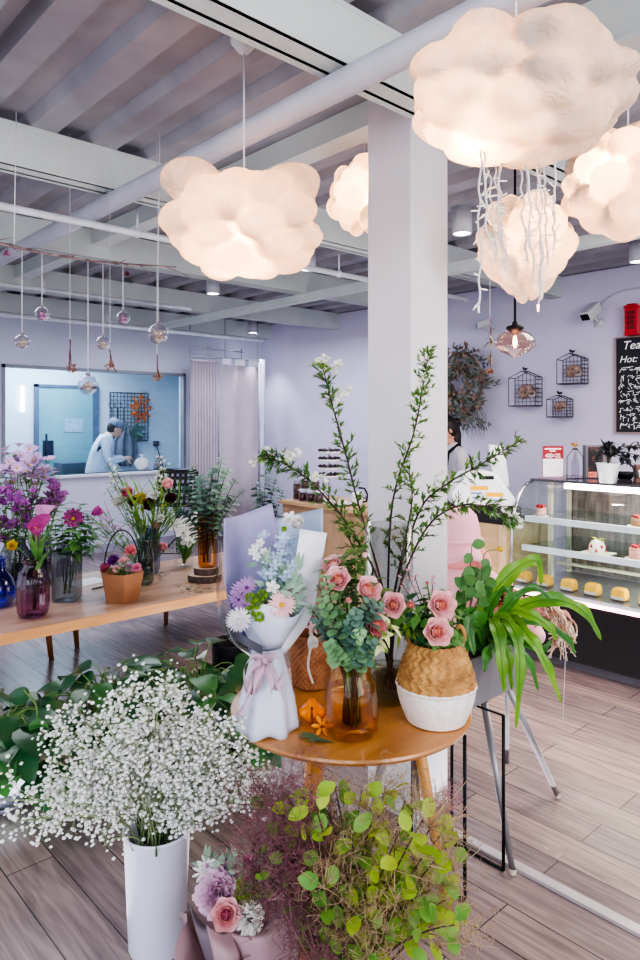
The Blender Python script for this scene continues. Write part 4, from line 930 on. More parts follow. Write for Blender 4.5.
for e, wr in zip((-1, 1), hands):
    hc = [[(wr - f0*.04, .024), (wr, .02), (wr + f0*.05, .024)]]; hand(wr, f0 + UP*-.2, UP*-.8 - s0*e*.4, t, hc, .93); skinned('hand', hc, skin, t, 1)
for e in (-1, 1): obj('apron_strap', MB().tube([che + s0*.09*e + f0*.13 - UP*.12, che + s0*.095*e + f0*.10 + UP*.08, che + s0*.09*e + UP*.15, che + s0*.085*e - f0*.12 + UP*.02, che + s0*.07*e - f0*.15 - UP*.15], .018, 6), blackm, t)
f, s_d, u = head(hd, f0 - UP*.5, t, .95)
mb = MB(); mb.add([hd + (s_d*p.x*.082 + f*(p.y*.094 - .024) + u*(p.z*.114 + .018)) for p in ICO[3][0]], ICO[3][1]); mb.ball(hd - f*.11 + u*.02, .045, 2); mb.lathe([(.03, 0), (.05, -.08), (.045, -.18), (.01, -.24)], hd - f*.10 - UP*.01, 14)
obj('hair', mb, hairm, t)
# ---- music stand
mc = onb(176, 560, 6.35); mc = pt(176, 566, 7.55); mc.z = 0
t = thing('music_stand', 'black perforated music stand on a tripod behind the long table', 'music stand', mc)
s_ = 7.55/F; pc = pt(177, 488, 7.55); px_ = RT; pz_ = (UP + FW*.35).normalized(); hw, hh = 22*s_*.85, 17*s_
mb = MB(); 
nx, nz = 7, 5; outer = lambda i, j: pc + px_*(-hw + 2*hw*i/nx) + pz_*(-hh + 2*hh*j/nz)
for j in range(nz+1): a, b = outer(0, j), outer(nx, j); mb.obox((a+b)/2, px_*hw, pz_*hh*(.10 if 0 < j < nz else .13), FW*.002)
for i in range(nx+1): a, b = outer(i, 0), outer(i, nz); mb.obox((a+b)/2, px_*hw*(.075 if 0 < i < nx else .10), pz_*hh, FW*.0021)
mb.obox(pc - pz_*hh*1.05 - FW*.02, px_*hw*1.05, FW*.03, UP*.004)
obj('desk', mb, blackm, t, False)
q = V((pc.x, pc.y, 0)) ; mc = V((pc.x, pc.y, 0))
obj('pole', MB().tube([mc + UP*.16, mc + UP*.62], .014, 10).tube([mc + UP*.6, pc - pz_*.02 + FW*.02], .009, 8), blackm, t)
obj('clamp', MB().lathe([(.02, .56), (.028, .58), (.028, .64), (.02, .66)], mc, 14), blackm, t)
for k in range(3):
    a = k*2.094 + .5; d = V((math.cos(a), math.sin(a), 0)); obj('leg', MB().tube([mc + UP*.30 + d*.015, mc + d*.30 + UP*.012], .008, 6).tube([mc + UP*.14, mc + d*.17 + UP*.145], .005, 6), blackm, t)
# ================================================================ FLOWER BUILDERS
stemg = mat('stem_green', '#6f8f4a', .6, '#55733a', 20); stemb = mat('stem_brown', '#5b4038', .7, '#4a342f', 20)
leafg = mat('leaf_green', '#6fa050', .5, '#528545', 12, trans=.3); leafd = mat('leaf_deep_green', '#43794a', .4, '#30603a', 10, trans=.2); leafl = mat('leaf_lime', '#a7c23c', .5, '#86a832', 12, trans=.35)
eucm = mat('eucalyptus_leaf', '#a3bda6', .5, '#84a38c', 14, trans=.2); eucd = mat('eucalyptus_dark', '#6f9080', .5, '#547566', 14, trans=.15); budm = mat('white_bud', '#f4f4ea', .6, '#e2e8cf', 60, trans=.2)
def pm_(name, c1, c2): return mat('petal_' + name, c1, .6, c2, 30, trans=.3, contrast=(.3, .7))
P_PINK = pm_('blush', '#fbd0cf', '#f5bcc0'); P_PINKC = pm_('blush_core', '#fbc4a6', '#f3a898'); P_WHITE = pm_('white', '#f6f4ee', '#e8e8e4'); P_LILAC = pm_('lilac', '#cfa5d6', '#b98cc8'); P_LILACP = pm_('lilac_pink', '#d9a3c9', '#c58ab8')
P_MAG = pm_('magenta', '#b03a8c', '#8f2a72'); P_HOT = pm_('hot_pink', '#e884a8', '#d4668f'); P_CRIM = pm_('crimson', '#5f1f3a', '#451528'); P_YEL = pm_('yellow', '#e8c840', '#d8b030'); P_LIME = pm_('lime', '#8fb52a', '#76a022'); P_PEONY = pm_('peony', '#f0d6e6', '#e6c0da'); P_CALLA = pm_('calla', '#c9589c', '#a83c82'); P_PURP = pm_('purple', '#8a3c98', '#6d2c80'); P_BLUE = pm_('pale_blue', '#c3d3e6', '#a9bfd8'); P_CORAL=pm_('coral', '#f0a0a0', '#e08898'); P_ROSEV = pm_('rose_vivid', '#ee9fbb', '#e085a6')
def b_rose(c, ax, r, m=0, m2=1, rings=4):
    mb = MB(); ax = ax.normalized(); c = c - ax*r*.5
    for k in range(4): mb.petal(c, ax, k*1.57, r*.10, r*1.05, r*.9, .05, -.45, .5, m2, 4, 4)
    for k in range(4): mb.petal(c, ax, k*1.57+.6, r*.16, r*1.08, r*1.05, .18, -.15, .5, m2, 4, 4)
    for j in range(rings-1):
        n = 5 + (j > 0)
        for k in range(n): mb.petal(c, ax, k*2*pi/n + j*.5 + R(-.1,.1), r*(.20+.05*j), r*(1.05+.07*j), r*(1.3+.14*j), .30+.20*j, .02+.38*j + R(-.05,.1), .42, m, 5, 4, ruf=.012)
    return mb
def b_carn(c, ax, r, m=0, n=34):
    mb = MB(); c = c - ax.normalized()*r*.45
    for k in range(n):
        t = k/n; mb.petal(c, ax, k*2.399, r*.05, r*(.95+R(-.08,.1)), r*.75, .1+1.15*t, .1+1.35*t, .12, m, 3, 4, ruf=.10)
    return mb
def b_daisy(c, ax, r, m=0, mc=1, n=14, cup=.1, W=.30):
    mb = MB()
    for k in range(n): mb.petal(c, ax, k*2*pi/n+R(-.05,.05), r*.12, r*.9, r*W*1.3, 1.1+R(-.1,.1), 1.45, cup, m, 3, 2)
    X, Y, Z = frame(ax); mb.ball(c + Z*r*.03, r*.2, 1, mc); return mb
def b_ball(c, ax, r, m=0): 
    mb = MB(); vs = [c + p*r*(1 + .06*noise.noise(p*9)) for p in ICO[3][0]]; mb.add(vs, ICO[3][1], m)
    return mb
def b_pom(c, ax, r, m=0, n=70):
    mb = MB()
    for k in range(n):
        z = 1 - 1.7*(k+.5)/n; a = k*2.399; q = math.sqrt(max(0, 1-z*z)); X, Y, Z = frame(ax); d = X*(q*math.cos(a)) + Y*(q*math.sin(a)) + Z*z
        mb.petal(c + d*r*.45, d, R(0,6), 0, r*.6, r*.45, .2, .7, .3, m, 2, 2)
    return mb
def b_five(c, ax, r, m=0, mc=1, n=5):
    mb = MB()
    for k in range(n): mb.petal(c, ax, k*2*pi/n, r*.05, r, r*.95, 1.0, 1.5, .15, m, 4, 4, ruf=.02)
    mb.ball(c, r*.14, 1, mc); return mb
def b_calla(c, ax, r, m=0, mc=1):
    X, Y, Z = frame(ax); mb = MB(); P = []
    for i in range(9):
        v = i/8; row = []
        for j in range(19):
            a = 2*pi*j/18; rr = r*(.12 + .75*v**1.6*(1 + .35*math.cos(a))); row.append(c + X*math.cos(a)*rr + Y*math.sin(a)*rr*.85 + Z*(r*(-1.1 + 1.9*v + .45*v**3*math.cos(a))))
        P.append(row)
    mb.grid(P, m); mb.tube([c - Z*r, c + Z*r*.25], [r*.06, r*.09], 8, mc); return mb
def b_tulip(c, ax, r, m=0):
    mb = MB(); c = c - ax.normalized()*r*.8
    for j, o in enumerate((.25, .5)):
        for k in range(4): mb.petal(c, ax, k*1.57 + j*.8, r*.05, r*1.9, r*1.35, .75+.1*j, -.30+.15*j, .55, m, 5, 4)
    return mb
def stem_into(t, pts, r, m=None, n=7): return obj('stem', MB().tube(pts, r, n), m or stemg, t)
def leaves_on(pts, n, L, W, m0=.2, m1=.9, spread=.7, bend=.5, mb=None, m=0, tipw=.5, up=None, seg=4):
    mb = mb or MB()
    for k in range(n):
        u = (m0 + (m1-m0)*(k+.5)/n)*(len(pts)-1); i = min(int(u), len(pts)-2); p = pts[i].lerp(pts[i+1], u-i); d = (pts[i+1]-pts[i]).normalized()
        X, Y, Z = frame(d); a = k*2.399 + R(-.3,.3); o = X*math.cos(a) + Y*math.sin(a); dd = (d*(1-spread) + o*spread).normalized()
        mb.leaf(p, dd, (up or d) + rv()*.2, L*R(.75,1.2), W*R(.8,1.15), bend, seg, m=m, tipw=tipw)
    return mb
def flower(name, label, cat, base, head, bl, mats, group=None, leaves=None, sr=.0025, stm=None, curve=None, calyx=True):
    """one cut flower: Empty > stem, leaves, blossom. bl(center, axis) -> MB"""
    t = thing(name, label, cat, base, group); mid = base.lerp(head, .5) + (curve if curve is not None else V((R(-.01,.01), R(-.01,.01), .01)))
    pts = bez(base, base.lerp(mid, .6) + UP*(head-base).length*.06, mid, head, 10); stem_into(t, pts, sr, stm)
    if leaves: obj('leaves', leaves(pts), leaves.m, t)
    ax = (pts[-1]-pts[-3]).normalized(); obj('blossom', bl(head, ax), mats, t); return t
class LV:
    def __init__(s, n, L, W, m=None, **k): s.a = (n, L, W); s.k = k; s.m = m or leafg
    def __call__(s, pts): return leaves_on(pts, *s.a, **s.k)
# ================================================================ LONG TABLE
TZ = .48
tt = thing('long_table', 'long low light wood table covered with vases at the left', 'table', (1.9, 4.3, 0))
tabm = mat('table_oak', '#bd9c84', .35, '#a5826b', 2.2, stretch=(1, 7, 3), detail=7, bump=.05, bscale=40); tabe = mat('table_oak_edge', '#d6a06a', .45, '#c48c55', 3, stretch=(1, 4, 6))
obj('tabletop', MB().box((-.6, 3.735, TZ-.055), (3.38, 4.84, TZ)), tabm, tt, False, .006)
obj('front_edge', MB().box((-.6, 3.72, TZ-.057), (3.38, 3.735, TZ-.001)), tabe, tt, False, .003)
obj('apron', MB().box((-.4, 4.0, TZ-.10), (3.2, 4.03, TZ-.056)).box((-.4, 4.6, TZ-.10), (3.2, 4.63, TZ-.056)), tabe, tt, False)
for a, b, ta, tb in ((2.03,4.71,1.95,4.6),(2.77,4.78,2.7,4.65),(1.80,4.58,1.72,4.5),(3.2,3.86,3.1,3.95),(-.2,3.86,-.1,3.95),(-.2,4.7,-.1,4.6)):
    l = obj('leg', MB().tube([V((a, b, .0)), V((ta, tb, TZ-.056))], [.016, .026], 12), mat('table_leg_wood', '#a5714a', .5, '#8f5e3c', 4), tt)
def ont(x, y): return onz(x, y, TZ+.001)
def vase(label, c, prof, m, name='glass_vase', n=36, **k):
    t = thing(name, label, 'vase', c); obj('vase_body', MB().lathe(prof, c, n, **k), m, t)
    rimz, rimr = prof[-1][1], prof[-1][0]
    if not k: obj('rim', MB().lathe([(rimr*.97, rimz-.002), (rimr*1.03, rimz-.002), (rimr*1.03, rimz+.003), (rimr*.97, rimz+.003)], c, n), m, t)
    return t
g_pur = glass('glass_purple', '#c996c4', .25); g_blue = glass('glass_cobalt', '#5566e6', .3); g_gry = glass('glass_smoke', '#c0c6ca', .25); g_grn = glass('glass_green_grey', '#b4c8b8', .25); g_clr = glass('glass_clear', '#f9fcfb', .08); g_dk = glass('glass_dark', '#a3a5ae', .3); g_bl2 = glass('glass_blue_grey', '#b5c1d4', .25)
waterm = glass('vase_water', '#e6eee0', .05)
def px2m(px, p): return px*p.dot(FW)/F
# purple ribbed vase
c_pur = ont(33, 616); s_ = px2m(1, c_pur)
vase('purple ribbed glass vase holding a magenta calla, at the table front', c_pur, [(0, .002), (12*s_, .002), (14.5*s_, 4*s_), (15.5*s_, 14*s_), (15.5*s_, 34*s_), (13*s_, 44*s_), (8*s_, 50*s_), (8.5*s_, 55*s_), (9.5*s_, 57*s_)], g_pur, flute=.025, nf=16, n=64)
c_blu = ont(-1, 606); s_ = px2m(1, c_blu)
vase('cobalt blue round bellied glass vase at the left edge of the picture', c_blu, [(0, .002), (11*s_, .002), (16*s_, 8*s_), (17*s_, 16*s_), (13*s_, 28*s_), (7*s_, 36*s_), (5.5*s_, 44*s_), (7*s_, 48*s_)], g_blue)
c_sq = ont(67, 600); s_ = px2m(1, c_sq)
vase('square shouldered grey glass vase with green stems, right of the purple vase', c_sq, [(0, .002), (11*s_, .002), (12.3*s_, 2*s_), (12.5*s_, 40*s_), (11.5*s_, 48*s_), (9*s_, 52*s_), (8*s_, 54*s_), (8.3*s_, 57*s_)], g_gry, sq=.7, rot=-.75, n=56)
c_d1 = ont(15, 588); s1 = px2m(1, c_d1)
vase('tall dark glass vase behind the purple one, nearer the left edge', c_d1, [(0, .002), (13*s1, .002), (14*s1, 3*s1), (14*s1, 36*s1), (10*s1, 44*s1), (10*s1, 50*s1)], g_dk)
c_d2 = ont(42, 584); s2 = px2m(1, c_d2)
vase('tall dark glass vase directly behind the purple vase', c_d2, [(0, .002), (11*s2, .002), (12*s2, 3*s2), (12*s2, 34*s2), (9*s2, 42*s2), (9*s2, 48*s2)], g_dk)
c_gn = ont(144, 584); s3 = px2m(1, c_gn)
vase('slim green glass vase behind the kraft paper pot', c_gn, [(0, .002), (8*s3, .002), (10*s3, 5*s3), (10*s3, 28*s3), (7*s3, 38*s3), (7.5*s3, 44*s3)], g_grn)
c_bg = ont(149, 573); s4 = px2m(1, c_bg)
vase('tall blue grey glass vase with ranunculus right of the kraft pot', c_bg, [(0, .002), (9*s4, .002), (11*s4, 5*s4), (11.5*s4, 28*s4), (8.5*s4, 40*s4), (9*s4, 46*s4)], g_bl2)
c_cl = ont(184, 566); s5 = px2m(1, c_cl)
vase('small clear glass jar of white flowers left of the wood slices', c_cl, [(0, .002), (8.5*s5, .002), (9.5*s5, 3*s5), (9.5*s5, 22*s5), (7.5*s5, 27*s5), (8*s5, 31*s5)], g_clr)
# wood slices + amber vase
c_ws = ont(205, 580); s6 = px2m(1, c_ws); bark = mat('slice_bark', '#5a4a45', .9, '#40342f', 40, bump=.6); slc = mat('slice_wood', '#c6b29c', .7, '#a08a78', 8)
def wslice(c, r, h, lab):
    t = thing('wood_slice', lab, 'wood slice', c); mb = MB(); n = 40; rr = [r*(1 + .04*noise.noise(V((math.cos(i*2*pi/n)*2, math.sin(i*2*pi/n)*2, r)))) for i in range(n)]
    P = [[c + V((rr[i]*k*math.cos(i*2*pi/n), rr[i]*k*math.sin(i*2*pi/n), z)) for i in range(n)] for z, k in ((0, .98), (h*.5, 1.02), (h, .99))]
    mb.grid(P, close=True); obj('bark', mb, bark, t); mb = MB(); mb.add([p + UP*.0005 for p in P[-1]], [tuple(range(n))]); mb.add([p for p in P[0]], [tuple(range(n))[::-1]]); obj('wood_face', mb, slc, t, False)
h1 = 6.5*s6; wslice(c_ws, 17*s6, h1, 'larger lower wood slice with bark on the long table'); wslice(c_ws + UP*(h1+.001) + RT*.01, 12.5*s6, h1, 'smaller wood slice stacked on the larger one')
c_am = c_ws + UP*(2*h1+.002) + RT*.015; s7 = s6
g_amb = glass('glass_amber', '#eec060', .2)
vase('slim gold amber glass vase of eucalyptus standing on the wood slices', c_am, [(0, .001), (8.5*s7, .001), (9*s7, 3*s7), (9.5*s7, 30*s7), (10*s7, 52*s7)], g_amb)
# kraft pot with handle
c_kp = ont(122, 600); sk = px2m(1, c_kp); kraft = mat('kraft_paper', '#9c6c4a', .8, '#8c5f40', 6)
t = thing('kraft_pot', 'brown kraft paper pot with thin black handle on the table front', 'plant pot', c_kp)
obj('paper_body', MB().lathe([(0, .001), (15*sk*1.15, .001), (20*sk*1.15, 29*sk), (19*sk*1.15, 29*sk), (0, 24*sk)], c_kp, 6, rot=.15), kraft, t, False)
obj('handle', MB().tube([c_kp + RT*(18*sk*math.cos(a)) + UP*(28*sk + 42*sk*math.sin(a)) for a in [pi*i/16 for i in range(17)]], .004, 6), blackm, t)
# bouquets in vases ---------------------------------------------------------
def heads_flower(base_c, spread, lst):
    pass
def vb(c, h=.04, r=.02): return c + V((R(-r, r), R(-r, r), h))
yc = c_pur.dot(FW)
flower('calla_lily', 'magenta calla lily in the purple ribbed vase', 'flower', vb(c_pur), pt(36, 530, yc-.03), lambda c, a: b_calla(c, V((-.3,-.6,.9)), .072), [P_CALLA, P_YEL], leaves=LV(7, .22, .035, leafg, spread=.35, m0=.45, m1=.8, bend=.5), sr=.006)
flower('calla_lily', 'paler pink calla lily behind the magenta one in the purple vase', 'flower', vb(c_pur), pt(41, 516, yc+.05), lambda c, a: b_calla(c, V((.2,-.2,1)), .07), [P_LILACP, P_YEL], leaves=LV(5, .2, .03, leafg, spread=.35, m0=.45, m1=.8), sr=.005)
yc = c_sq.dot(FW)
for x, y, r, lab, m, dd in ((73,519,10,'large purple anemone facing front in the square grey vase', P_MAG, -.02),(96,512,9,'purple tulip shaped flower at the right of the square grey vase', P_MAG, 0)):
    flower('anemone', lab, 'flower', vb(c_sq), pt(x, y, yc+dd), (lambda c, a, r=r: b_daisy(c, V((-.3,-.9,.5)), r*.006*1.1, n=12, W=.5)) if x < 80 else (lambda c, a, r=r: b_tulip(c, V((.5,-.2,.3)), .04)), [m, P_YEL], leaves=LV(12, .13, .035, leafg, m0=.55, m1=.95, spread=.8))
for i, (x, y) in enumerate(((62,515),(80,503),(88,522),(55,525),(70,508),(84,512),(64,530),(94,528),(78,530))):
    b = vb(c_sq); e = pt(x, y, yc + R(-.08, .08)); t = thing('foliage_stem', 'leafy green stem filling out the square grey vase', 'foliage', b, 'leafy stems in the square grey vase'); ps = bez(b, b + UP*.15, e - UP*.1, e, 9); stem_into(t, ps, .0022); obj('leaves', leaves_on(ps, 16, .12, .032, .5, 1, .75, .6), leafd if i % 2 else leafg, t)
def spray(name, label, group, base, tip, bl, mats, nb, br, hr, lm=leafg, nl=8, sp=.05, cat='flower', ll=.07):
    """branching spray: stem, leaves, several separate blossoms"""
    t = thing(name, label, cat, base, group); ps = bez(base, base.lerp(tip, .35) + UP*.05, base.lerp(tip, .75), tip, 9); mb = MB().tube(ps, .0025, 6); hs = []
    for k in range(nb):
        p = ps[-1 - int(R(0, 4))]; h = tip + V((R(-1,1), R(-1,1), R(-.8,.9)))*sp; mb.tube([p, p.lerp(h, .6) + UP*.006, h], .0014, 5); hs.append(h)
    obj('stem', mb, stemg, t); obj('leaves', leaves_on(ps, nl, ll, ll*.3, .35, 1, .7), lm, t)
    for h in hs: obj('blossom', bl(h, rtop(UP - FW*.5, .6)), mats, t)
    return t
asters = [(10,466),(22,460),(33,468),(5,478),(18,474),(28,480),(40,474),(14,455),(36,458),(-6,470),(47,466)]
for i, (x, y) in enumerate(asters):
    cc = c_d2 if i % 2 else c_d1
    spray('aster_spray', 'pale lilac aster spray standing tall above the dark vases at the left', 'lilac aster sprays in the dark vases', vb(cc), pt(x, y, cc.dot(FW) + R(-.12,.12)), lambda c, a: b_daisy(c, a, .044, n=12, W=.38), [pm_('aster', '#d3b5da', '#bf9ccc'), P_YEL], 6, 0, 0, leafg, 14, .07, ll=.09)
for i, (x, y) in enumerate(((5,494),(14,505),(-4,510),(20,520),(8,522),(27,498),(2,532),(-10,495))):
    spray('stock_spray', 'bright purple pink stock flower spray low at the left edge', 'purple stock sprays by the left edge', vb(c_d1), pt(x, y, c_d1.dot(FW)-.12 + R(-.08,.08)), lambda c, a: b_carn(c, a, .040, n=14), [pm_('stock', '#cf86cf', '#b466b8')], 6, 0, 0, leafg, 8, .055)
for i, (x, y) in enumerate(((38,502),(48,496),(56,499),(44,510),(53,487),(60,492),(30,515),(25,508))):
    spray('carnation_spray', 'lilac pink spray carnation between the calla and the grey vase', 'lilac spray carnations behind the calla', vb(c_d2), pt(x, y, c_d2.dot(FW)-.1 + R(-.06,.06)), lambda c, a: b_carn(c, a, .042, n=16), [pm_('spraycarn', '#cf93cc', '#ba7abb')], 4, 0, 0, leafg, 8, .045)
flower('yellow_flower', 'small yellow flower low between the dark vases and the calla', 'flower', vb(c_d1), pt(12, 545, c_pur.dot(FW)+.05), lambda c, a: b_carn(c, a, .035), [P_YEL])
# blue grey vase: ranunculus bouquet
yb = c_bg.dot(FW)
for x, y, r, lab, m, kind in ((128,494,7,'pink ranunculus at the left of the blue grey vase bunch', P_HOT, 'r'),(141,500,7.5,'yellow centred ranunculus in the middle of the bunch', P_YEL, 'r'),(149,506,8.5,'largest dark crimson ranunculus in the middle of the bunch', P_CRIM, 'r'),(133,503,6,'dark purple ranunculus left of the yellow one', P_CRIM, 'r'),(171,500,7,'dark crimson ranunculus leaning out at the right', P_CRIM, 'r'),(168,485,7,'pale pink ranunculus near the music stand', P_PINK, 'r'),(156,526,5.5,'pale ranunculus bud hanging low at the right of the bunch', P_PINK, 'r'),(163,548,6,'pink ranunculus drooping beside the blue grey vase', P_PINK, 'r'),(119,501,7,'white carnation at the left of the bunch', P_WHITE, 'c'),(154,494,5,'small white blossom right of the crimson ranunculus', P_WHITE, 'c'),(160,518,4.5,'small dark rimmed white blossom low right in the bunch', P_WHITE, 'c')):
    flower('ranunculus', lab, 'flower', vb(c_bg), pt(x, y, yb + R(-.08, .04)), (lambda c, a, r=r: b_rose(c, (a*.3 - FW + UP*.6), r*s4*1.15, rings=3)) if kind == 'r' else (lambda c, a, r=r: b_carn(c, (a*.3 - FW + UP*.6), r*s4*1.25)), [m, m], leaves=LV(3, .16, .016, leafg, spread=.3, m0=.3, m1=.7, bend=.5))
for i, (x, y) in enumerate(((108,462),(112,478),(107,488),(116,468),(160,458),(163,470),(158,480),(166,464))):
    b = vb(c_bg); e = pt(x, y, yb + R(-.05,.08)); left = x < 130
    t = thing('snapdragon_stem', 'tall white budded stem rising at the %s of the ranunculus bunch' % ('left' if left else 'right'), 'flower', b, 'white budded stems at the %s of the bunch' % ('left' if left else 'right'))
    ps = bez(b, b.lerp(e, .3) + UP*.08, b.lerp(e, .8) - UP*.02, e, 10); stem_into(t, ps, .0028); obj('leaves', leaves_on(ps, 12, .055, .028, .5, 1, .7), leafg, t)
    for k in range(6): q = ps[-1-k//2] + rv()*.028; obj('blossom', b_carn(q, rv(), .02, n=8), P_WHITE, t)
for i in range(26):
    b = vb(c_bg, .05); e = b + V((R(-.2,.2), R(-.2,.2), R(.38,.62))); ps = bez(b, b + UP*.2, e - UP*.1, e, 8)
    t = thing('grass_blade_stem', 'thin green leafy stem fanning out of the blue grey vase', 'foliage', b, 'thin green stems in the blue grey vase'); stem_into(t, ps, .002)
    obj('leaves', leaves_on(ps, 5, .2, .012, .4, .95, .3, .6), leafg if i % 3 else leafl, t)
# kraft pot flowers
yk = c_kp.dot(FW)
for x, y, r, lab, m, kind in ((105,567,7.5,'hot pink carnation at the left of the kraft pot', P_HOT, 'c'),(113,560,7,'deep purple carnation at the back of the kraft pot', P_PURP, 'c'),(131,550,8,'coral pink carnation standing tallest in the kraft pot', P_CORAL, 'c'),(117,571,6.5,'blush tulip at the front of the kraft pot', P_PINK, 't'),(129,570,6.5,'pink tulip at the front right of the kraft pot', P_LILACP, 't'),(124,560,6,'white pink carnation in the middle of the kraft pot', P_PINK, 'c'),(137,567,5.5,'small dark pink bloom at the right of the kraft pot', P_ROSEV, 'c'),(99,545,4.5,'tiny white bloom above the left of the kraft pot', P_WHITE, 'c')):
    flower('carnation' if kind == 'c' else 'tulip', lab, 'flower', c_kp + V((R(-.03,.03), R(-.03,.03), 24*sk)), pt(x, y, yk + R(-.06,.05)), (lambda c, a, r=r: b_carn(c, a*.5 - FW*.6 + UP*.5, r*sk)) if kind == 'c' else (lambda c, a, r=r: b_tulip(c, UP*.9 - FW*.4, r*sk*.8)), [m], leaves=LV(5, .06, .02, leafg, m0=.1, m1=.8))
for i, (x, y) in enumerate(((100,530),(106,520),(112,536),(95,520),(118,525),(103,510))):
    spray('lavender_filler', 'thin filler spray of tiny lilac buds behind the kraft pot', 'lilac filler sprays behind the kraft pot', c_gn + V((R(-.01,.01), R(-.01,.01), .05)), pt(x, y, yk+.25), lambda c, a: b_daisy(c, a, .016, n=6, W=.5), [P_LILAC, P_YEL], 7, 0, 0, leafg, 4, .06)
# white flowers in the clear jar
yw = c_cl.dot(FW)
for i, (x, y) in enumerate(((177,527),(186,523),(193,529),(198,522),(183,533),(192,537),(204,528),(200,517),(172,522),(188,541))):
    t = flower('white_freesia', 'white open flower in the small clear jar', 'flower', vb(c_cl, .02, .012), pt(x, y, yw + R(-.1,.1)), lambda c, a: b_five(c, (a*.3 - FW + UP*.4), .062, n=5), [P_WHITE, P_LIME], group='white flowers in the clear jar', leaves=LV(4, .12, .022, leafg, m0=.05, m1=.5, spread=.3), sr=.003)
# eucalyptus
def eucalyptus(label, group, base, tip, m, ls=.035, n=26, name='eucalyptus_stem', curve=.1, rows=2, r=.003, m0=.3):
    t = thing(name, label, 'foliage', base, group); h = (tip-base).length; ps = bez(base, base + UP*h*.35, tip - (tip-base)*.25 + UP*curve, tip, 12); stem_into(t, ps, [r*(1.2-.8*i/12) for i in range(13)], stemb)
    mb = MB()
    for k in range(n):
        u = (m0 + (1-m0)*(k+.5)/n)*12; i = min(int(u), 11); p = ps[i].lerp(ps[i+1], u-i); d = (ps[i+1]-ps[i]).normalized(); X, Y, Z = frame(d); a = k*1.57
        for sg in (0, pi): o = X*math.cos(a+sg) + Y*math.sin(a+sg); q = ls*(1.25 - .6*k/n); mb.leaf(p, d*.35 + o, d + rv()*.3, q*R(.85,1.1), q*.9, .3, 5, rnd=1, cup=.1)
    obj('leaves', mb, m, t); return t
ye = c_am.dot(FW)
for i, (x, y) in enumerate(((192,466),(200,478),(222,458),(213,470),(236,480),(186,488),(245,490),(205,495),(228,470),(179,512),(230,500),(216,488))):
    eucalyptus('dark grey green eucalyptus stem in the gold vase on the wood slices', 'eucalyptus stems in the gold vase', vb(c_am, .03, .02), pt(x, y, ye + R(-.15,.15)), eucd if i % 2 else eucm, .062, 17, r=.004)
# tall dark sprig by the sideboard
pb = pt(262, 600, 5.6); pb.z = 0
t = thing('plant_pot', 'grey floor pot behind the lilac paper bouquet', 'plant pot', pb); obj('pot_body', MB().lathe([(0, .001), (.09, .001), (.12, .3), (.125, .32), (.11, .32), (0, .29)], pb, 24), mat('grey_pot', '#6f6d78', .6), t)
for i, (x, y) in enumerate(((266,468),(256,482),(276,476),(262,496),(283,490),(270,500))): eucalyptus('dark leafy sprig rising beside the wooden cabinet', 'dark sprigs beside the wooden cabinet', pb + V((R(-.03,.03), R(-.03,.03), .295)), pt(x, y, 5.6 + R(-.05,.05)), eucd, .075, 12, name='dark_sprig', curve=.02, m0=.5)
# bits on the table
mb = MB()
for i in range(60):
    p = ont(R(178, 215), R(583, 594)) if i < 42 else ont(R(156,170), R(572, 580)); mb.leaf(p + UP*.003, V((R(-1,1), R(-1,1), .05)), UP, R(.025,.055), R(.01,.02), .2, 2)
tag(obj('leaf_scraps', mb, mat('scrap_leaf', '#4d5540', .8, '#8a8a70', 40)), 'scattered dark leaf trimmings on the long table before the wood slices', 'leaf scraps', kind='stuff')
c = ont(87, 582); tag(obj('paper_sheet', MB().obox(c + UP*.001, V((.12, .02, 0)), V((-.02, .09, 0)), UP*.001), mat('paper_white', '#eef0f6', .6), None, False), 'white paper sheet lying flat on the long table behind the grey vase', 'paper')
c = ont(92, 590); tag(obj('pen', MB().tube([c + UP*.006, c + V((.13, .02, .006))], .005, 8), blackm), 'black pen on the long table between grey vase and kraft pot', 'pen')
# ================================================================ ROUND TABLE IN FRONT
RZ = .68; rtc = pt(350, 700, 2.2); rtc.z = 0
woodr = mat('round_table_wood', '#c58a4c', .3, '#a8703a', 2.6, stretch=(1, 5, 5), detail=7, coat=.3); woodl = mat('beech_leg', '#d39a55', .4, '#bd8340', 4, stretch=(5, 5, 1))
t = thing('round_table', 'small round honey coloured wooden table in front of the pillar', 'table', rtc); TR = .378
obj('tabletop', MB().lathe([(0, RZ-.026), (TR-.03, RZ-.026), (TR-.006, RZ-.018), (TR, RZ-.008), (TR-.003, RZ-.001), (TR-.008, RZ), (0, RZ)], rtc, 96), woodr, t, 'auto')
for a in (-41, 79, 199):
    d = V((math.cos(a*pi/180), math.sin(a*pi/180), 0)); obj('leg', MB().tube([rtc + d*.315, rtc + d*.20 + UP*(RZ-.03)], [.013, .021], 14), woodl, t)
obj('underframe', MB().lathe([(0, RZ-.045), (.22, RZ-.045), (.22, RZ-.027), (0, RZ-.027)], rtc, 40), woodl, t)
def onr(x, y): return onz(x, y, RZ+.001)
mb = MB()
for i in range(70):
    a = R(0, 2*pi); r = R(.05, .33); mb.ball(rtc + V((r*math.cos(a), r*math.sin(a), RZ+.0015)), (R(.001,.0028), R(.001,.002), .001), 0)
tag(obj('crumbs', mb, mat('pale_debris', '#efe2c8', .8)), 'tiny pale petal crumbs scattered over the round table', 'crumbs', kind='stuff')
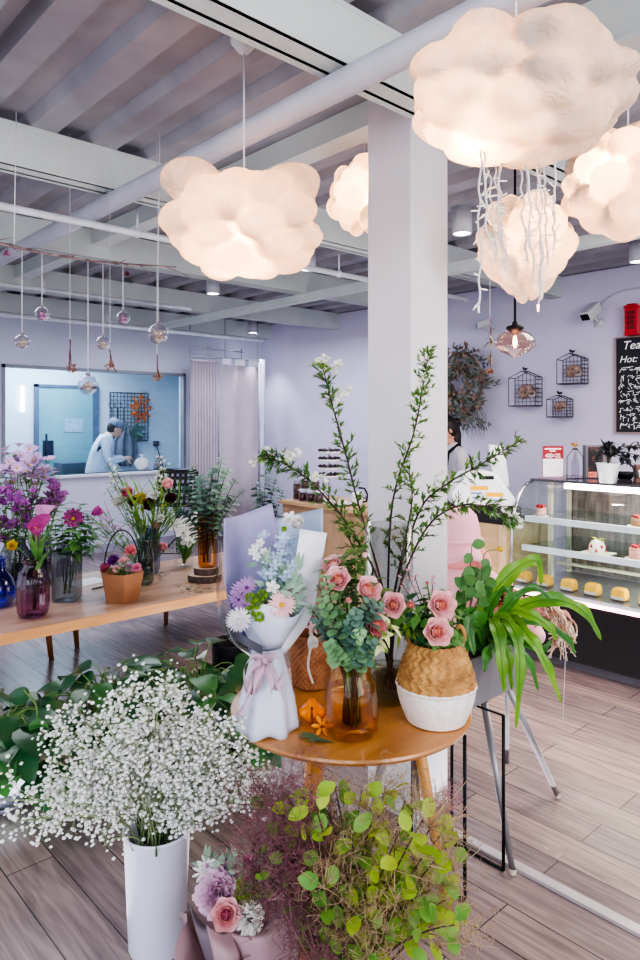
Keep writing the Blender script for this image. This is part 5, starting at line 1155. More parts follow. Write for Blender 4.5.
# ---- white and lilac paper bouquet
bq = onr(267, 727); Yb = bq.dot(FW); sb_ = Yb/F
pap = mat('paper_pale_blue', '#e3e8f4', .55, '#d9e0ef', 3, trans=.25, bump=.12, bscale=14); lil = mat('paper_lilac', '#b3afd2', .6, '#a8a4ca', 3, trans=.25, bump=.1, bscale=10); pbl = mat('paper_blue_grey', '#c2cfe2', .6, '#b6c5dc', 3, trans=.25); cel = glass('cellophane', '#f4f4fa', .16, .06)
t = thing('bouquet', 'large bouquet wrapped in pale blue and lilac paper with mauve ribbon, on the round table', 'bouquet', bq); BQ = t
P = []; prof = [(.086, 0), (.084, .02), (.076, .09), (.060, .16), (.047, .215), (.043, .235)]
for r, z in prof: P.append([bq + V((1,0,0))*(r*(1 + (.10*(1-z/.26))*math.sin(7*a+1))*math.cos(a)) + V((0,1,0))*(r*(1 + (.10*(1-z/.26))*math.sin(7*a+1))*math.sin(a)) + UP*(z + (.006*math.sin(5*a) if z == 0 else 0)) for a in [2*pi*i/64 for i in range(64)]])
obj('paper_skirt', MB().grid(P, close=True), pap, t, 'auto', solid=.001)
P = []; nk = bq + UP*.235
for r, z, w in ((.043, 0, 0), (.056, .03, .04), (.078, .075, .06), (.092, .12, .08)):
    P.append([nk + RT*((r*(1 + w*math.sin(5*a+2)))*math.cos(a) + .10*z) + FW*(r*.8*math.sin(a)) + UP*(z + .18*z*math.sin(3*a+.5)) for a in [2*pi*i/64 for i in range(64)]])
obj('paper_cup', MB().grid(P, close=True), pap, t, 'auto', solid=.001)
def sheet(rows, n=10):
    """rows of (x, y, Y) control points, interpolated across"""
    P = [crom([pt(*q) for q in r], n) for r in rows]; m = min(len(p) for p in P); Q = []
    cols = [crom([P[i][j] for i in range(len(P))], 5) for j in range(m)]
    return [[cols[j][i] for j in range(m)] for i in range(len(cols[0]))]
obj('lilac_sheet', MB().grid(sheet([[(250,652,Yb+.03),(258,654,Yb+.05),(268,653,Yb+.05)],[(229,605,Yb+.02),(244,606,Yb+.10),(280,602,Yb+.12)],[(224,560,Yb+.03),(243,556,Yb+.13),(280,548,Yb+.15)],[(224,518,Yb+.03),(240,515,Yb+.13),(272,503,Yb+.16)]])), lil, t, solid=.001)
obj('blue_sheet', MB().grid(sheet([[(262,652,Yb+.05),(270,654,Yb+.06),(280,650,Yb+.05)],[(268,600,Yb+.13),(290,600,Yb+.15),(312,600,Yb+.10)],[(270,550,Yb+.17),(296,548,Yb+.18),(322,548,Yb+.13)],[(271,521,Yb+.18),(296,514,Yb+.20),(323,508,Yb+.15)]])), pbl, t, solid=.001)
obj('white_sheet', MB().grid(sheet([[(270,655,Yb-.01),(277,657,Yb-.01),(286,653,Yb+.0)],[(284,620,Yb-.01),(297,622,Yb+.0),(312,616,Yb+.02)],[(293,575,Yb-.01),(306,577,Yb-.0),(320,574,Yb+.03)],[(300,529,Yb+.0),(313,531,Yb+.01),(327,533,Yb+.04)]])), mat('paper_white_sheet', '#f3f4fa', .5, trans=.2), t, solid=.001)
obj('cellophane_wrap', MB().grid(sheet([[(250,658,Yb),(255,660,Yb-.05),(272,658,Yb-.06)],[(222,628,Yb),(232,638,Yb-.10),(262,640,Yb-.10)],[(216,585,Yb+.02),(220,588,Yb-.08),(226,590,Yb-.12)],[(216,538,Yb+.04),(219,540,Yb-.05),(222,542,Yb-.09)]])), cel, t)
obj('grey_tag', MB().grid(sheet([[(228,628,Yb-.06),(240,634,Yb-.125),(263,646,Yb-.128)],[(230,637,Yb-.06),(242,644,Yb-.127),(262,655,Yb-.125)]])), mat('dark_tag', '#4b4b55', .5), t)
rib = mat('mauve_ribbon', '#cbb0bd', .45, '#c0a2b2', 8, trans=.15)
def ribbon(pts, w, nrm=-FW):
    ps = crom(pts, 5); P = []
    for i, p in enumerate(ps):
        d = (ps[min(i+1, len(ps)-1)] - ps[max(i-1, 0)]).normalized(); sd = d.cross(nrm).normalized(); tw = sd*math.cos(i*.35)*.5 + nrm*math.sin(i*.35)*.25 + sd*.5; P.append([p - tw*w/2, p + tw*w/2])
    return MB().grid(P)
for pts, w in (([(264,660,-.07),(253,657,-.10),(244,670,-.12),(249,690,-.115),(258,680,-.10),(264,664,-.08)], .034), ([(265,660,-.07),(274,656,-.10),(283,668,-.115),(279,686,-.11),(272,676,-.10),(266,664,-.08)], .032), ([(262,662,-.08),(250,672,-.12),(246,700,-.13),(240,716,-.135)], .030),
               ([(264,662,-.07),(256,684,-.12),(252,712,-.13)], .034), ([(262,662,-.07),(250,690,-.125),(238,722,-.135)], .030), ([(266,662,-.07),(272,684,-.12),(270,700,-.13)], .034), ([(268,662,-.07),(280,690,-.115),(288,708,-.12)], .018), ([(260,664,-.07),(246,700,-.12),(226,752-20,-.12)], .008)):
    obj('ribbon', ribbon([pt(x, y, Yb+d) for x, y, d in pts], w), rib, t, solid=.001)
obj('ribbon_knot', MB().ball(pt(265, 660, Yb-.065), (.014, .014, .016), 2), rib, t)
def inb(x, y, d=0): return pt(x, y, Yb+d)
def part_fl(parent, x, y, d, mb_fn, mats, ax=None, nm='flower'):
    c = inb(x, y, d); ax = ax or (-FW*.8 + UP*.6 + rv()*.3); return obj(nm, mb_fn(c, ax), mats, parent)
for i in range(46):
    x, y = R(262, 300), R(536, 588); part_fl(t, x, y, R(-.03,.08), lambda c, a: b_five(c, a, .018, n=4), [P_BLUE, P_WHITE], nm='hydrangea_floret')
part_fl(t, 298, 524, .02, lambda c, a: b_rose(c, a, .030, rings=3), [P_WHITE, P_WHITE]); part_fl(t, 290, 519, .06, lambda c, a: b_five(c, a, .024), [P_WHITE, P_LIME])
for x, y in ((284,530),(288,540),(279,538)): part_fl(t, x, y, .0, lambda c, a: b_tulip(c, a + UP, .010), [P_LIME], nm='green_bud')
for x, y in ((255,548),(252,552),(260,543),(257,557),(264,552),(266,561)): part_fl(t, x, y, .02, lambda c, a: b_five(c, a, .014), [P_WHITE, P_LIME], nm='white_floret')
for x, y in ((241,592),(247,588),(238,600),(244,604)): part_fl(t, x, y, -.03, lambda c, a: b_daisy(c, a, .034, n=16, W=.22), [P_LILAC, P_PURP], nm='lilac_chrysanthemum')
part_fl(t, 239, 621, -.075, lambda c, a: b_daisy(c, a, .038, n=26, W=.2), [P_WHITE, P_WHITE], -FW + UP*.6, 'white_gerbera')
for x, y in ((250,598),(262,595),(257,604),(250,611),(265,610),(259,617)): part_fl(t, x, y, -.062 + R(-.01,.01), lambda c, a: b_pom(c, a, .0165), [P_LIME], nm='green_button_flower')
part_fl(t, 282, 605, -.055, lambda c, a: b_daisy(c, a, .042, n=24, W=.2), [P_PINK, P_YEL], -FW + UP*.5, 'pink_chrysanthemum'); part_fl(t, 288, 600, -.03, lambda c, a: b_daisy(c, a, .034, n=20, W=.22), [P_PINK, P_LILAC], nm='pink_chrysanthemum')
part_fl(t, 272, 588, -.04, lambda c, a: b_five(c, a, .022), [P_WHITE, P_LILACP], nm='white_floret'); part_fl(t, 246, 612, -.02, lambda c, a: b_five(c, a, .02), [P_LILACP, P_LILAC], nm='lilac_floret')
lf = MB()
for i in range(60): lf.leaf(inb(R(255,300), R(560,615), R(-.03,.04)), (UP*.6 + rv()), -FW + UP*.4, R(.035,.06), R(.014,.022), .5)
for i in range(26): lf.leaf(inb(R(280,296), R(582,605), R(-.06,-.02)), (RT*.8 + UP*.3 + rv()*.7), -FW + UP*.4, R(.035,.055), R(.012,.018), .4)
obj('foliage', lf, eucm, t)
sg_ = MB()
for i in range(14): 
    a = inb(R(258,292), R(560,605), R(-.02,.05)); sg_.tube([nk + RT*R(-.02,.02) + UP*.02, a], .0018, 5)
obj('stems', sg_, stemg, t)
# ---- wicker basket
def weave(mb, c, prof, rows, n, amp, per=5, herring=False, m=0, sub=4):
    """prof: function z-fraction -> (radius, z); strands woven as real relief"""
    P = []; N_ = n*per
    for i in range(rows*sub + 1):
        v = i/(rows*sub); r, z = prof(v); row = int(min(rows-1, i//sub)); fr_ = (i % sub)/sub if i < rows*sub else 0
        bulge = math.sin(pi*fr_); L_ = []
        for j in range(N_):
            a = 2*pi*j/N_
            if herring: ph = n*a + (1 if row % 2 else -1)*(fr_-.5)*3.6; dr = amp*(bulge*.35 + .65*max(0, math.cos(ph)))
            else: dr = amp*bulge*math.cos(n*a + pi*row)
            rr = r + dr; L_.append(c + V((rr*math.cos(a), rr*math.sin(a), z)))
        P.append(L_)
    mb.grid(P, m, True); return mb
wick = mat('wicker', '#b88058', .55, '#94603e', 20, bump=.3, bscale=120)
wb_c = onr(311, 684); Yw = wb_c.dot(FW)
t = thing('wicker_basket', 'small brown wicker basket behind the bouquet and the amber vase', 'basket', wb_c)
obj('woven_body', weave(MB(), wb_c, lambda v: (.062 + .016*v, .002 + .17*v), 17, 22, .0035), wick, t)
obj('basket_floor', MB().disc(wb_c + UP*.003, .06, 30), wick, t, False); obj('rim', MB().tube([wb_c + V((.079*math.cos(a), .079*math.sin(a), .174)) for a in [2*pi*i/32 for i in range(33)]], .006, 8), wick, t)
t2 = thing('faux_orchid', 'white artificial lily flower with trailing white stem hanging over the wicker basket', 'flower', wb_c + UP*.16)
q = pt(312, 640, Yw-.10); obj('stem', MB().tube(crom([wb_c + UP*.15, pt(310, 626, Yw-.07), q, pt(308, 665, Yw-.10), pt(313, 684, Yw-.11)], 5), .004, 6), P_WHITE, t2)
obj('blossom', b_tulip(q + UP*.0, UP*-.4 - FW*.5 + RT*.2, .024), [P_WHITE], t2); mb = MB()
for k in range(6): mb.petal(pt(313, 627, Yw-.09), -FW + UP*.3, k*1.05, 0, .032, .014, 1.0, 1.4, .1, 0, 3, 2, sharp=1)
obj('star_petals', mb, P_PINK, t2)
# ---- knobbly orange fruit and leaf
oc = onr(312, 722); t = thing('nipple_fruit', 'bright orange knobbly fruit lying on the round table', 'fruit', oc); orm = mat('orange_fruit', '#f08a10', .35, '#e87808', 6)
vs = []
kn = [V((math.cos(a), math.sin(a), .1)).normalized() for a in (0.3, 1.5, 2.8, 4.0, 5.2)] + [V((0,0,1))]
for p in ICO[4][0]:
    b = max([max(0, p.dot(k)-.80)/.20 for k in kn]); vs.append(oc + UP*.031 + V((p.x*.033, p.y*.033, p.z*.030))*(1 + .32*b*b))
mb = MB(); mb.add(vs, ICO[4][1]); obj('fruit_body', mb, orm, t)
obj('stalk', MB().tube([oc + UP*.05 - FW*.02, oc + UP*.035 - FW*.045, oc + UP*.012 - FW*.055], [.005, .004, .003], 8), mat('dark_stalk', '#7a3a12', .6), t)
oc2 = onr(322, 731); t = thing('orange_flower', 'small orange star flower with dark centre beside the orange fruit', 'flower', oc2)
mb = MB()
for k in range(6): mb.petal(oc2 + UP*.014, -FW*.8 + UP*.5, k*1.05, .003, .030, .016, 1.0, 1.5, .2, 0, 3, 3)
obj('petals', mb, mat('petal_orange', '#f09a20', .5), t); obj('centre', MB().ball(oc2 + UP*.014 - FW*.004, .005, 2), mat('dark_stalk', '#7a3a12'), t)
mb = MB()
for x, y, dx in ((298,738,.075),(306,742,.07),(314,741,.06),(300,735,.06)): mb.leaf(onr(x, y) + UP*.004, RT + FW*R(-.4,.4), UP, dx, .022, .15, 5)
tag(obj('cut_leaves', mb, mat('grey_green_leaf', '#5d7a58', .5, '#48684a', 12), None), 'cut green leaf sprig lying flat in front of the orange fruit', 'leaf')
# ---- amber glass vase
va = onr(351, 740); va = pt(351, 730, 1.985); va.z = RZ + .001
amb2 = glass('glass_deep_amber', '#fcecb0', .14, .02, .9)
s_ = 1.985/F; prof = [(0, .002), (24*s_, .002), (27*s_, 4*s_), (27.5*s_, 12*s_), (26.5*s_, 38*s_), (24*s_, 52*s_), (19*s_, 60*s_), (18.5*s_, 66*s_), (19*s_, 88*s_)]
t = thing('amber_vase', 'large amber glass vase of eucalyptus and blush roses on the round table', 'vase', va)
obj('vase_body', MB().lathe(prof, va, 56), amb2, t); obj('rim', MB().lathe([(18.5*s_, 87.5*s_), (19.8*s_, 87.5*s_), (19.8*s_, 90*s_), (18.5*s_, 90*s_)], va, 48), amb2, t)
obj('water', MB().lathe([(0, .006), (25*s_, .006), (25.8*s_, 12*s_), (24.8*s_, 38*s_), (23.5*s_, 46*s_), (0, 46*s_)], va, 48), glass('amber_water', '#fce0a4', .05, .02, .95), t)
Yv = 1.985
def fr_rose(x, y, d, r, lab, Y0, base, ax=None, mats=(P_PINK, P_PINKC), rings=4, lv=6):
    return flower('rose', lab, 'flower', base + V((R(-.02,.02), R(-.02,.02), .02)), pt(x, y, Y0+d), lambda c, a: b_rose(c, (ax or (-FW*.8 + UP*.7 + RT*R(-.3,.3))), r, rings=rings), list(mats), leaves=LV(lv, .05, .03, leafg, m0=.7, m1=.97, spread=.8), sr=.003)
fr_rose(334, 566, .02, .034, 'blush rose at the top left of the amber vase bunch', Yv, va, UP*.8 - FW*.4 - RT*.3); fr_rose(338, 580, -.04, .036, 'blush rose just below the topmost one in the amber vase', Yv, va, UP*.5 - FW*.7 - RT*.2)
fr_rose(368, 590, -.03, .036, 'blush rose at the upper right of the amber vase bunch', Yv, va, UP*.5 - FW*.7 + RT*.3); fr_rose(375, 625, -.05, .033, 'coral blush rose low at the right of the amber vase', Yv, va, UP*.3 - FW*.7 + RT*.4, (P_CORAL, P_PINKC))
fr_rose(349, 601, -.07, .018, 'tiny pink rosebud in the middle of the amber vase foliage', Yv, va, rings=2, lv=3); fr_rose(365, 556, .03, .018, 'tiny pink bud reaching above the amber vase bunch', Yv, va, UP, rings=2, lv=3)
for i, (x, y) in enumerate(((318,585),(322,600),(316,622),(328,625),(338,612),(350,622),(345,640),(360,632),(356,612),(366,610),(330,645),(372,642),(342,596),(325,576),(380,605),(310,608),(362,648),(334,632),(352,590),(348,650),(370,600))):
    front = -.09 if i % 3 else .0
    eucalyptus('silver dollar eucalyptus stem arching out of the amber vase', 'eucalyptus stems in the amber vase', va + V((R(-.02,.02), R(-.02,.02), .03)), pt(x, y, Yv + front + R(-.03,.03)), (eucm, mat('eucalyptus_fresh', '#9abf8e', .5, '#77a070', 12, trans=.25), eucd)[i % 3], .030, 9, curve=.05, m0=.58, r=.003)
for i, (x, y) in enumerate(((345,552),(356,549),(375,578),(350,560),(383,590),(330,556),(342,562))):
    b = va + V((R(-.02,.02), R(-.02,.02), .03)); e = pt(x, y, Yv + R(-.02,.06)); t = thing('foliage_stem', 'light green leafy stem rising at the back of the amber vase', 'foliage', b, 'light green stems in the amber vase'); ps = bez(b, b + UP*.2, e - UP*.08, e, 10); stem_into(t, ps, .0025); obj('leaves', leaves_on(ps, 12, .06, .036, .62, 1, .75, .5), mat('leaf_mid_green', '#7d9c55', .5, '#5f8444', 12, trans=.3), t)
for i, (x, y) in enumerate(((378,645),(384,632),(392,624))):
    b = va + UP*.18 + RT*.03; e = pt(x, y, Yv-.06); t = thing('variegated_sprig', 'cream edged green sprig at the right lip of the amber vase', 'foliage', b, 'cream edged sprigs on the amber vase'); ps = bez(b, b + UP*.05, e - UP*.0, e, 6); stem_into(t, ps, .002); obj('leaves', leaves_on(ps, 8, .05, .022, .3, 1, .7), mat('variegated', '#dfe3a8', .5, '#7fa04c', 30, trans=.3, contrast=(.45,.55)), t)
# ---- woven belly basket with pink roses
bb = pt(436, 712, 2.075); bb.z = RZ+.001; s_ = 2.075/F
sea = mat('seagrass', '#c9985a', .7, '#946a3c', 26, bump=.5, bscale=140, contrast=(.3,.7)); whw = mat('white_rope', '#f0e9e3', .8, '#e2d8d2', 30, bump=.4, bscale=150)
t = thing('belly_basket', 'woven seagrass basket with white lower half holding pink roses', 'basket', bb)
def pf_low(v):
    return ((.086 + .030*math.sin(min(1, v*1.0)*pi*.5)), .002 + .105*v)
def pf_up(v): return (.112 + .004*math.sin(v*pi) - .042*v**1.15, .108 + .125*v)
obj('white_lower_half', weave(MB(), bb, pf_low, 16, 40, .0018, 4, True, sub=3), whw, t); obj('basket_floor', MB().disc(bb + UP*.003, .087, 36), whw, t, False)
obj('fold_rim', MB().tube([bb + V((.1165*math.cos(a), .1165*math.sin(a), .108)) for a in [2*pi*i/48 for i in range(49)]], .005, 6), whw, t)
obj('seagrass_upper_half', weave(MB(), bb, pf_up, 9, 24, .009, 8, True, sub=6), sea, t)
for sg in (-1, 1): obj('handle', MB().tube(crom([bb + RT*.072*sg + UP*.21, bb + RT*.085*sg + UP*.25, bb + RT*.07*sg + UP*.28, bb + RT*.055*sg + UP*.25, bb + RT*.062*sg + UP*.22], 4), .007, 8), sea, t)
obj('liner', MB().disc(bb + UP*.20, .075, 30), mat('potting_soil', '#3c2e2b'), t, False)
rb = bb + UP*.20
for x, y, r, d, lab in ((394,605,.036,-.09,'pink rose at the far left of the woven basket'),(411,605,.024,-.09,'smaller half open pink rose second from left in the basket'),(441,605,.040,-.06,'large pink rose at the upper right of the woven basket'),(437,632,.040,-.11,'lowest pink rose drooping over the basket front'),(424,601,.018,.03,'small pink rosebud between the basket roses'),(427,583,.013,.05,'tiny closed pink bud standing highest above the basket')):
    fr_rose(x, y, d, r, lab, 2.075, rb - UP*.04, (-FW + UP*.35 + RT*(x-425)*.012), rings=4 if r > .03 else 2, lv=5)
for i in range(22):
    x, y = R(385, 458), R(588, 642); b = rb + V((R(-.05,.05), R(-.05,.05), 0)); e = pt(x, y, 2.075 + R(-.05,.09)); t = thing('rose_leaf_stem', 'dark green rose leaf stem crowding the woven basket', 'foliage', b, 'leafy stems in the woven basket'); ps = bez(b, b + UP*.06, e - UP*.03, e, 7); stem_into(t, ps, .002); obj('leaves', leaves_on(ps, 7, .052, .032, .3, 1, .8, .5), leafd if i % 3 else leafg, t)
for i, (x, y) in enumerate(((378,622),(385,628),(395,634))):
    b = rb - UP*.0; e = pt(x, y, 2.0); t = thing('yellow_green_bloom', 'pale yellow green pointed leaf shoot at the left of the woven basket', 'foliage', b, 'yellow green shoots left of the basket'); ps = bez(b, b + UP*.06, e + UP*.02, e, 6); stem_into(t, ps, .002); obj('leaves', leaves_on(ps, 5, .065, .02, .5, 1, .6, .3), leafl, t)
for i, (x, y) in enumerate(((415,575),(408,572),(432,578),(400,578))):
    b = rb; e = pt(x, y, 2.12); t = thing('bare_twig', 'thin reddish twig with tiny buds above the basket roses', 'twig', b, 'thin reddish twigs above the basket'); ps = bez(b, b + UP*.08, e - UP*.03, e, 7); stem_into(t, ps, .0014, stemb); mb = MB()
    for k in range(6): mb.ball(ps[7-k//2] + rv()*.008, .0035, 1)
    obj('buds', mb, P_CORAL, t)
# ---- tall clear cylinder with spirea branches
vc = pt(389, 700, 2.24); vc.z = RZ+.001
t = thing('cylinder_vase', 'tall clear glass cylinder holding the long blossoming branches', 'vase', vc)
obj('vase_body', MB().lathe([(0, .012), (.070, .012), (.072, .002), (.074, .002), (.075, .02), (.078, .56), (.0765, .56), (.073, .02), (0, .018)], vc, 48), g_clr, t)
obj('water', MB().lathe([(0, .022), (.071, .022), (.073, .10), (0, .10)], vc, 40), waterm, t)
spm = mat('spirea_leaf', '#7fa552', .5, '#4f7d3c', 14, trans=.35); spb = mat('spirea_bark', '#4f3430', .7, '#3b2826', 20)
brs = [ ([(386,640),(383,590),(360,510),(346,455),(331,400),(322,364)], 2.24, .44, 1, 34, [(323,362),(330,370),(338,368),(345,392),(340,400)], 'upright blossoming branch at the left, reaching up beside the pillar'),
        ([(390,640),(388,590),(393,500),(414,432),(423,385),(429,350)], 2.30, .40, 1, 34, [(428,366),(424,380),(421,395),(417,405)], 'tallest blossoming branch, rising straight in front of the pillar'),
        ([(384,640),(380,585),(350,528),(315,486),(285,464),(262,457)], 2.16, .42, 1, 34, [(266,454),(258,462),(285,458),(293,455),(320,478)], 'long branch arching left over the bouquet'),
        ([(392,640),(396,585),(420,510),(447,484),(485,462),(521,440)], 2.26, .35, 1, 36, [(440,478),(433,492)], 'branch leaning far right in front of the register'),
        ([(393,640),(399,590),(424,532),(452,508),(486,506),(513,520)], 2.16, .42, 1, 30, [(512,518),(516,524),(507,514),(500,513)], 'lower right branch drooping toward the cake case with white tip'),
        ([(387,640),(375,585),(352,545),(343,520)], 2.30, .5, 1, 14, [], 'short branch on the left inside the bundle'),
        ([(391,640),(393,600),(404,545),(412,500),(409,470)], 2.34, .5, 1, 14, [], 'short middle branch between the two tallest ones')]
for pts, Y, m0, m1, nl, wf, lab in brs:
    base = vc + UP*.03 + V((R(-.03,.03), R(-.03,.03), 0)); n_ = len(pts); ps = crom([base] + [pt(x, y, Y + .03*math.sin(i+Y*20)) for i, (x, y) in enumerate(pts)], 6)
    t = thing('spirea_branch', 'white flowering ' + lab, 'branch', base); L_ = len(ps); 
    mb = MB(); ls = MB().tube(ps, [.0048 - .0032*i/L_ for i in range(L_)], 7)
    for k in range(int(nl*2.3)):
        u = (m0 + (m1-m0)*(k+.5)/int(nl*2.3))*(L_-1); i = min(int(u), L_-2); p = ps[i].lerp(ps[i+1], u-i); d = (ps[i+1]-ps[i]).normalized(); X, Yv_, Z = frame(d); a = k*2.399; o = X*math.cos(a) + Yv_*math.sin(a)
        
        if random.random() < .18: continue
        tw_ = (d*.55 + o*.8 + rv()*.4).normalized(); q = p + tw_*R(.008,.050); ls.tube([p, q], .0012, 4)
        for j in range(8): mb.leaf(p.lerp(q, R(.1,1)), (tw_ + d*.5 + rv()*.9), UP + rv()*.5, R(.017,.030), R(.007,.011), .35, 3)
    obj('leaves', mb, spm, t); obj('stem', ls, spb, t)
    for x, y in wf:
        c = pt(x, y, Y); mb = MB()
        for j in range(12):
            cc = c + rv()*.020; ax = rtop(UP, .9)
            for q in range(5): mb.petal(cc, ax, q*1.257, .0, .012, .011, .9, 1.4, .1, 0, 2, 2)
        obj('blossom_cluster', mb, budm, t)
# ================================================================ BABY'S BREATH IN THE WHITE BUCKET
wm_ = mat('bucket_white', '#e6e8f4', .35, '#dcdff0', 3)
bk = pt(157, 940, 2.08); bk.z = 0
t = thing('flower_bucket', 'tall white cylindrical bucket overflowing with tiny white blossoms, in the front left', 'bucket', bk)
obj('bucket_body', MB().lathe([(0, .001), (.080, .001), (.083, .008), (.097, .345), (.100, .350), (.100, .356), (.094, .356), (.078, .02), (0, .012)], bk, 56), wm_, t)
obj('drain_hole', MB().disc(bk + RT*.07 - FW*.048 + UP*.012, .003, 10, axis=-FW), blackm, t, False)
gyp = mat('gypsophila_bloom', '#ffffff', .5, '#f4f5ee', 80, trans=.2); gst = mat('gypsophila_stem', '#9aa77a', .7, '#7f8f66', 20)
def gyps(label, group, base, tip, nb, spread, br=.0070, seed=0):
    rnd = random.Random(seed); t = thing('gypsophila_spray', label, 'flower', base, group); h = (tip-base).length
    ps = bez(base, base + UP*h*.35, tip - (tip-base)*.35 + UP*.04, tip, 10); st = MB().tube(ps, .0022, 5); bl = MB()
    # branchlets then florets in loose clusters
    for k in range(nb // 14):
        u = rnd.uniform(.55, 1)*9.99; i = int(u); p = ps[i].lerp(ps[i+1], u-i); g = V((rnd.gauss(0,1), rnd.gauss(0,1), rnd.gauss(.15,.8)))*spread*.62; q = p + g; md = p.lerp(q, .5) + UP*.012
        st.tube([p, md, q], [.0011, .0009, .0007], 3, cap=False)
        for j in range(14):
            c = q + V((rnd.gauss(0,1), rnd.gauss(0,1), rnd.gauss(0,.9)))*.021
            if j % 2: st.tube([md.lerp(q, rnd.random()), c], .00055, 3, cap=False)
            r = br*rnd.uniform(.55, 1.15); bl.ball(c, (r, r, r*.8), 1 if j % 3 == 0 else 0)
    obj('stem', st, gst, t); o = obj('blossoms', bl, gyp, t); o['kind'] = 'stuff'; return t
tips = [(48,760),(60,728),(80,712),(105,700),(130,690),(160,682),(190,688),(215,700),(236,716),(246,740),(256,766),(236,790),(212,800),(75,800),(96,790),(50,790),(130,740),(160,730),(190,740),(215,752),(100,750),(140,775),(175,775),(80,760),(120,800),(180,808),(225,770),(150,705),(205,725),(66,778),(108,722),(255,800),(262,780)]
for i, (x, y) in enumerate(tips):
    up = i >= 16; Y = 2.06 + (R(-.20, .05) if up else R(-.12, .22))
    if i in (28,): Y = 2.1
    gyps("airy spray of tiny white baby's breath in the tall white bucket", "baby's breath sprays in the white bucket", bk + V((R(-.05,.05), R(-.05,.05), .30)), pt(x + R(-4,4), y + R(-4,4), Y), 215, .058, seed=i+1)
gyps("thin low hanging baby's breath sprig beside the bucket rim, with few blossoms", None, bk + V((-.06, -.03, .33)), pt(103, 846, 1.95), 50, .03, seed=70)
gyps("baby's breath spray reaching in from the left edge near the floor", None, bk + V((-.07, .0, .33)), pt(14, 822, 2.0), 210, .055, seed=71); gyps("outermost baby's breath spray cut by the left edge", None, bk + V((-.07, .02, .33)), pt(2, 800, 2.05), 170, .05, seed=72)
gyps("baby's breath spray leaning low right toward the pink bouquet", None, bk + V((.06, -.05, .33)), pt(216, 812, 1.93), 170, .05, seed=73)
mb = MB()
for i in range(90):
    a = R(0, 6.28); r = R(0, .08); b = bk + V((r*math.cos(a), r*math.sin(a), .30)); mb.leaf(b, UP + V((math.cos(a), math.sin(a), 0))*R(.2,.9), V((math.cos(a), math.sin(a), .2)), R(.06,.12), .007, .4, 3)
tag(obj('stem_foliage', mb, mat('gyp_leaf', '#64804e', .6, '#4c6840', 14)), "dense green stems and narrow leaves just above the white bucket rim", 'foliage', kind='stuff')
# ================================================================ POTHOS BEHIND THE BUCKET
poth = mat('pothos_leaf', '#2f6338', .28, '#1f4a2a', 7, trans=.1, coat=.2); poth2 = mat('pothos_leaf_light', '#4f8546', .3, '#39703a', 8, trans=.25)
def heart(mb, b, d, n, L, m=0): mb.leaf(b, d, n, L, L*.72, .5, 7, .22, m, rnd=2); return mb
def pothos(label, c, r, hgt, nst, potm, pot_label, reach, pr=.10, ph=.15, saucer=True, Lf=.10):
    t = thing('plant_pot', pot_label, 'plant pot', c); obj('pot_body', MB().lathe([(0, .012), (pr*.72, .012), (pr, ph*.96), (pr*1.04, ph), (pr*.93, ph), (pr*.9, ph-.02), (0, ph-.03)], c, 32), potm, t)
    if saucer: obj('saucer', MB().lathe([(0, .001), (pr*1.0, .001), (pr*1.22, .028), (pr*1.18, .028), (pr*.95, .008), (0, .008)], c, 36), mat('saucer_lilac', '#a9a5bd', .4), t)
    obj('soil', MB().disc(c + UP*(ph-.028), pr*.89), mat('potting_soil', '#3c2e2b'), t, False)
    p = thing('pothos_plant', label, 'plant', c + UP*(ph-.02)); st = MB(); n_ = 0
    for k in range(nst):
        a = k*2.399; rr = r*math.sqrt((k+.5)/nst); tip = c + V((rr*math.cos(a)*reach[0], rr*math.sin(a)*reach[1], 0)); z = hgt*(1 - .42*(rr/r)**2)*R(.75,1.1)
        tip.z = max(.09, z); b = c + V((R(-.04,.04), R(-.04,.04), ph-.02)); ps = bez(b, b + UP*tip.z*.7, tip + UP*.05, tip, 6); st.tube(ps, .0028, 5)
        out = (tip - c); out.z = 0; out = out.normalized() if out.length > .01 else V((1,0,0))
        d = (out + UP*R(-.5,.2) + rv()*.35); nn = (UP + out*.3 + rv()*.35 - FW*.25)
        obj('leaf', heart(MB(), tip, d, nn, Lf*R(.8,1.25)), poth if k % 7 else poth2, p); n_ += 1
    obj('stem', st, stemg, p)
pw = pt(4, 795, 2.86); pw.z = 0; pothos('pothos plant with broad glossy leaves in the white pot at the left edge', pw, .30, .38, 70, wm_, 'white pot on a lilac saucer at the left edge of the picture', (1, .9), .095, .16, Lf=.15)
p2_ = pt(105, 735, 3.10); p2_.z = 0; pothos('dark pothos plant spilling just behind the left of the white blossoms', p2_, .34, .44, 74, mat('pot_black', '#2b2a33', .5), 'dark pot hidden behind the left of the white blossoms', (1, 1), .11, .17, False, .135)
p3_ = pt(196, 715, 3.12); p3_.z = 0; pothos('dense pothos plant rising behind the white blossoms, left of the round table', p3_, .38, .51, 92, MC['pot_black'], 'dark pot hidden behind the middle of the white blossoms', (1, 1), .11, .18, False, .135)
v = thing('pothos_vine', 'long light green pothos vine with two leaves standing up at the left', 'vine', p2_ + UP*.15); ps = crom([p2_ + UP*.16, pt(46, 735, 2.8), pt(36, 705, 2.75), pt(24, 690, 2.75)], 5); obj('stem', MB().tube(ps, .004, 6), stemg, v)
obj('leaf', heart(MB(), pt(30, 697, 2.75), -RT + UP*.1, UP*.6 - FW, .10), poth, v); obj('leaf', heart(MB(), pt(38, 718, 2.74), -UP + RT*.1, -FW, .11), poth2, v)
bb_ = pt(233, 655, 3.3); bb_.z = 0; t = thing('black_bin', 'black tapered bin standing between the long and the round table', 'bin', bb_); obj('bin_body', MB().lathe([(0, .001), (.085, .001), (.10, .52), (.104, .53), (.095, .53), (.08, .02), (0, .02)], bb_, 28), blackm, t)
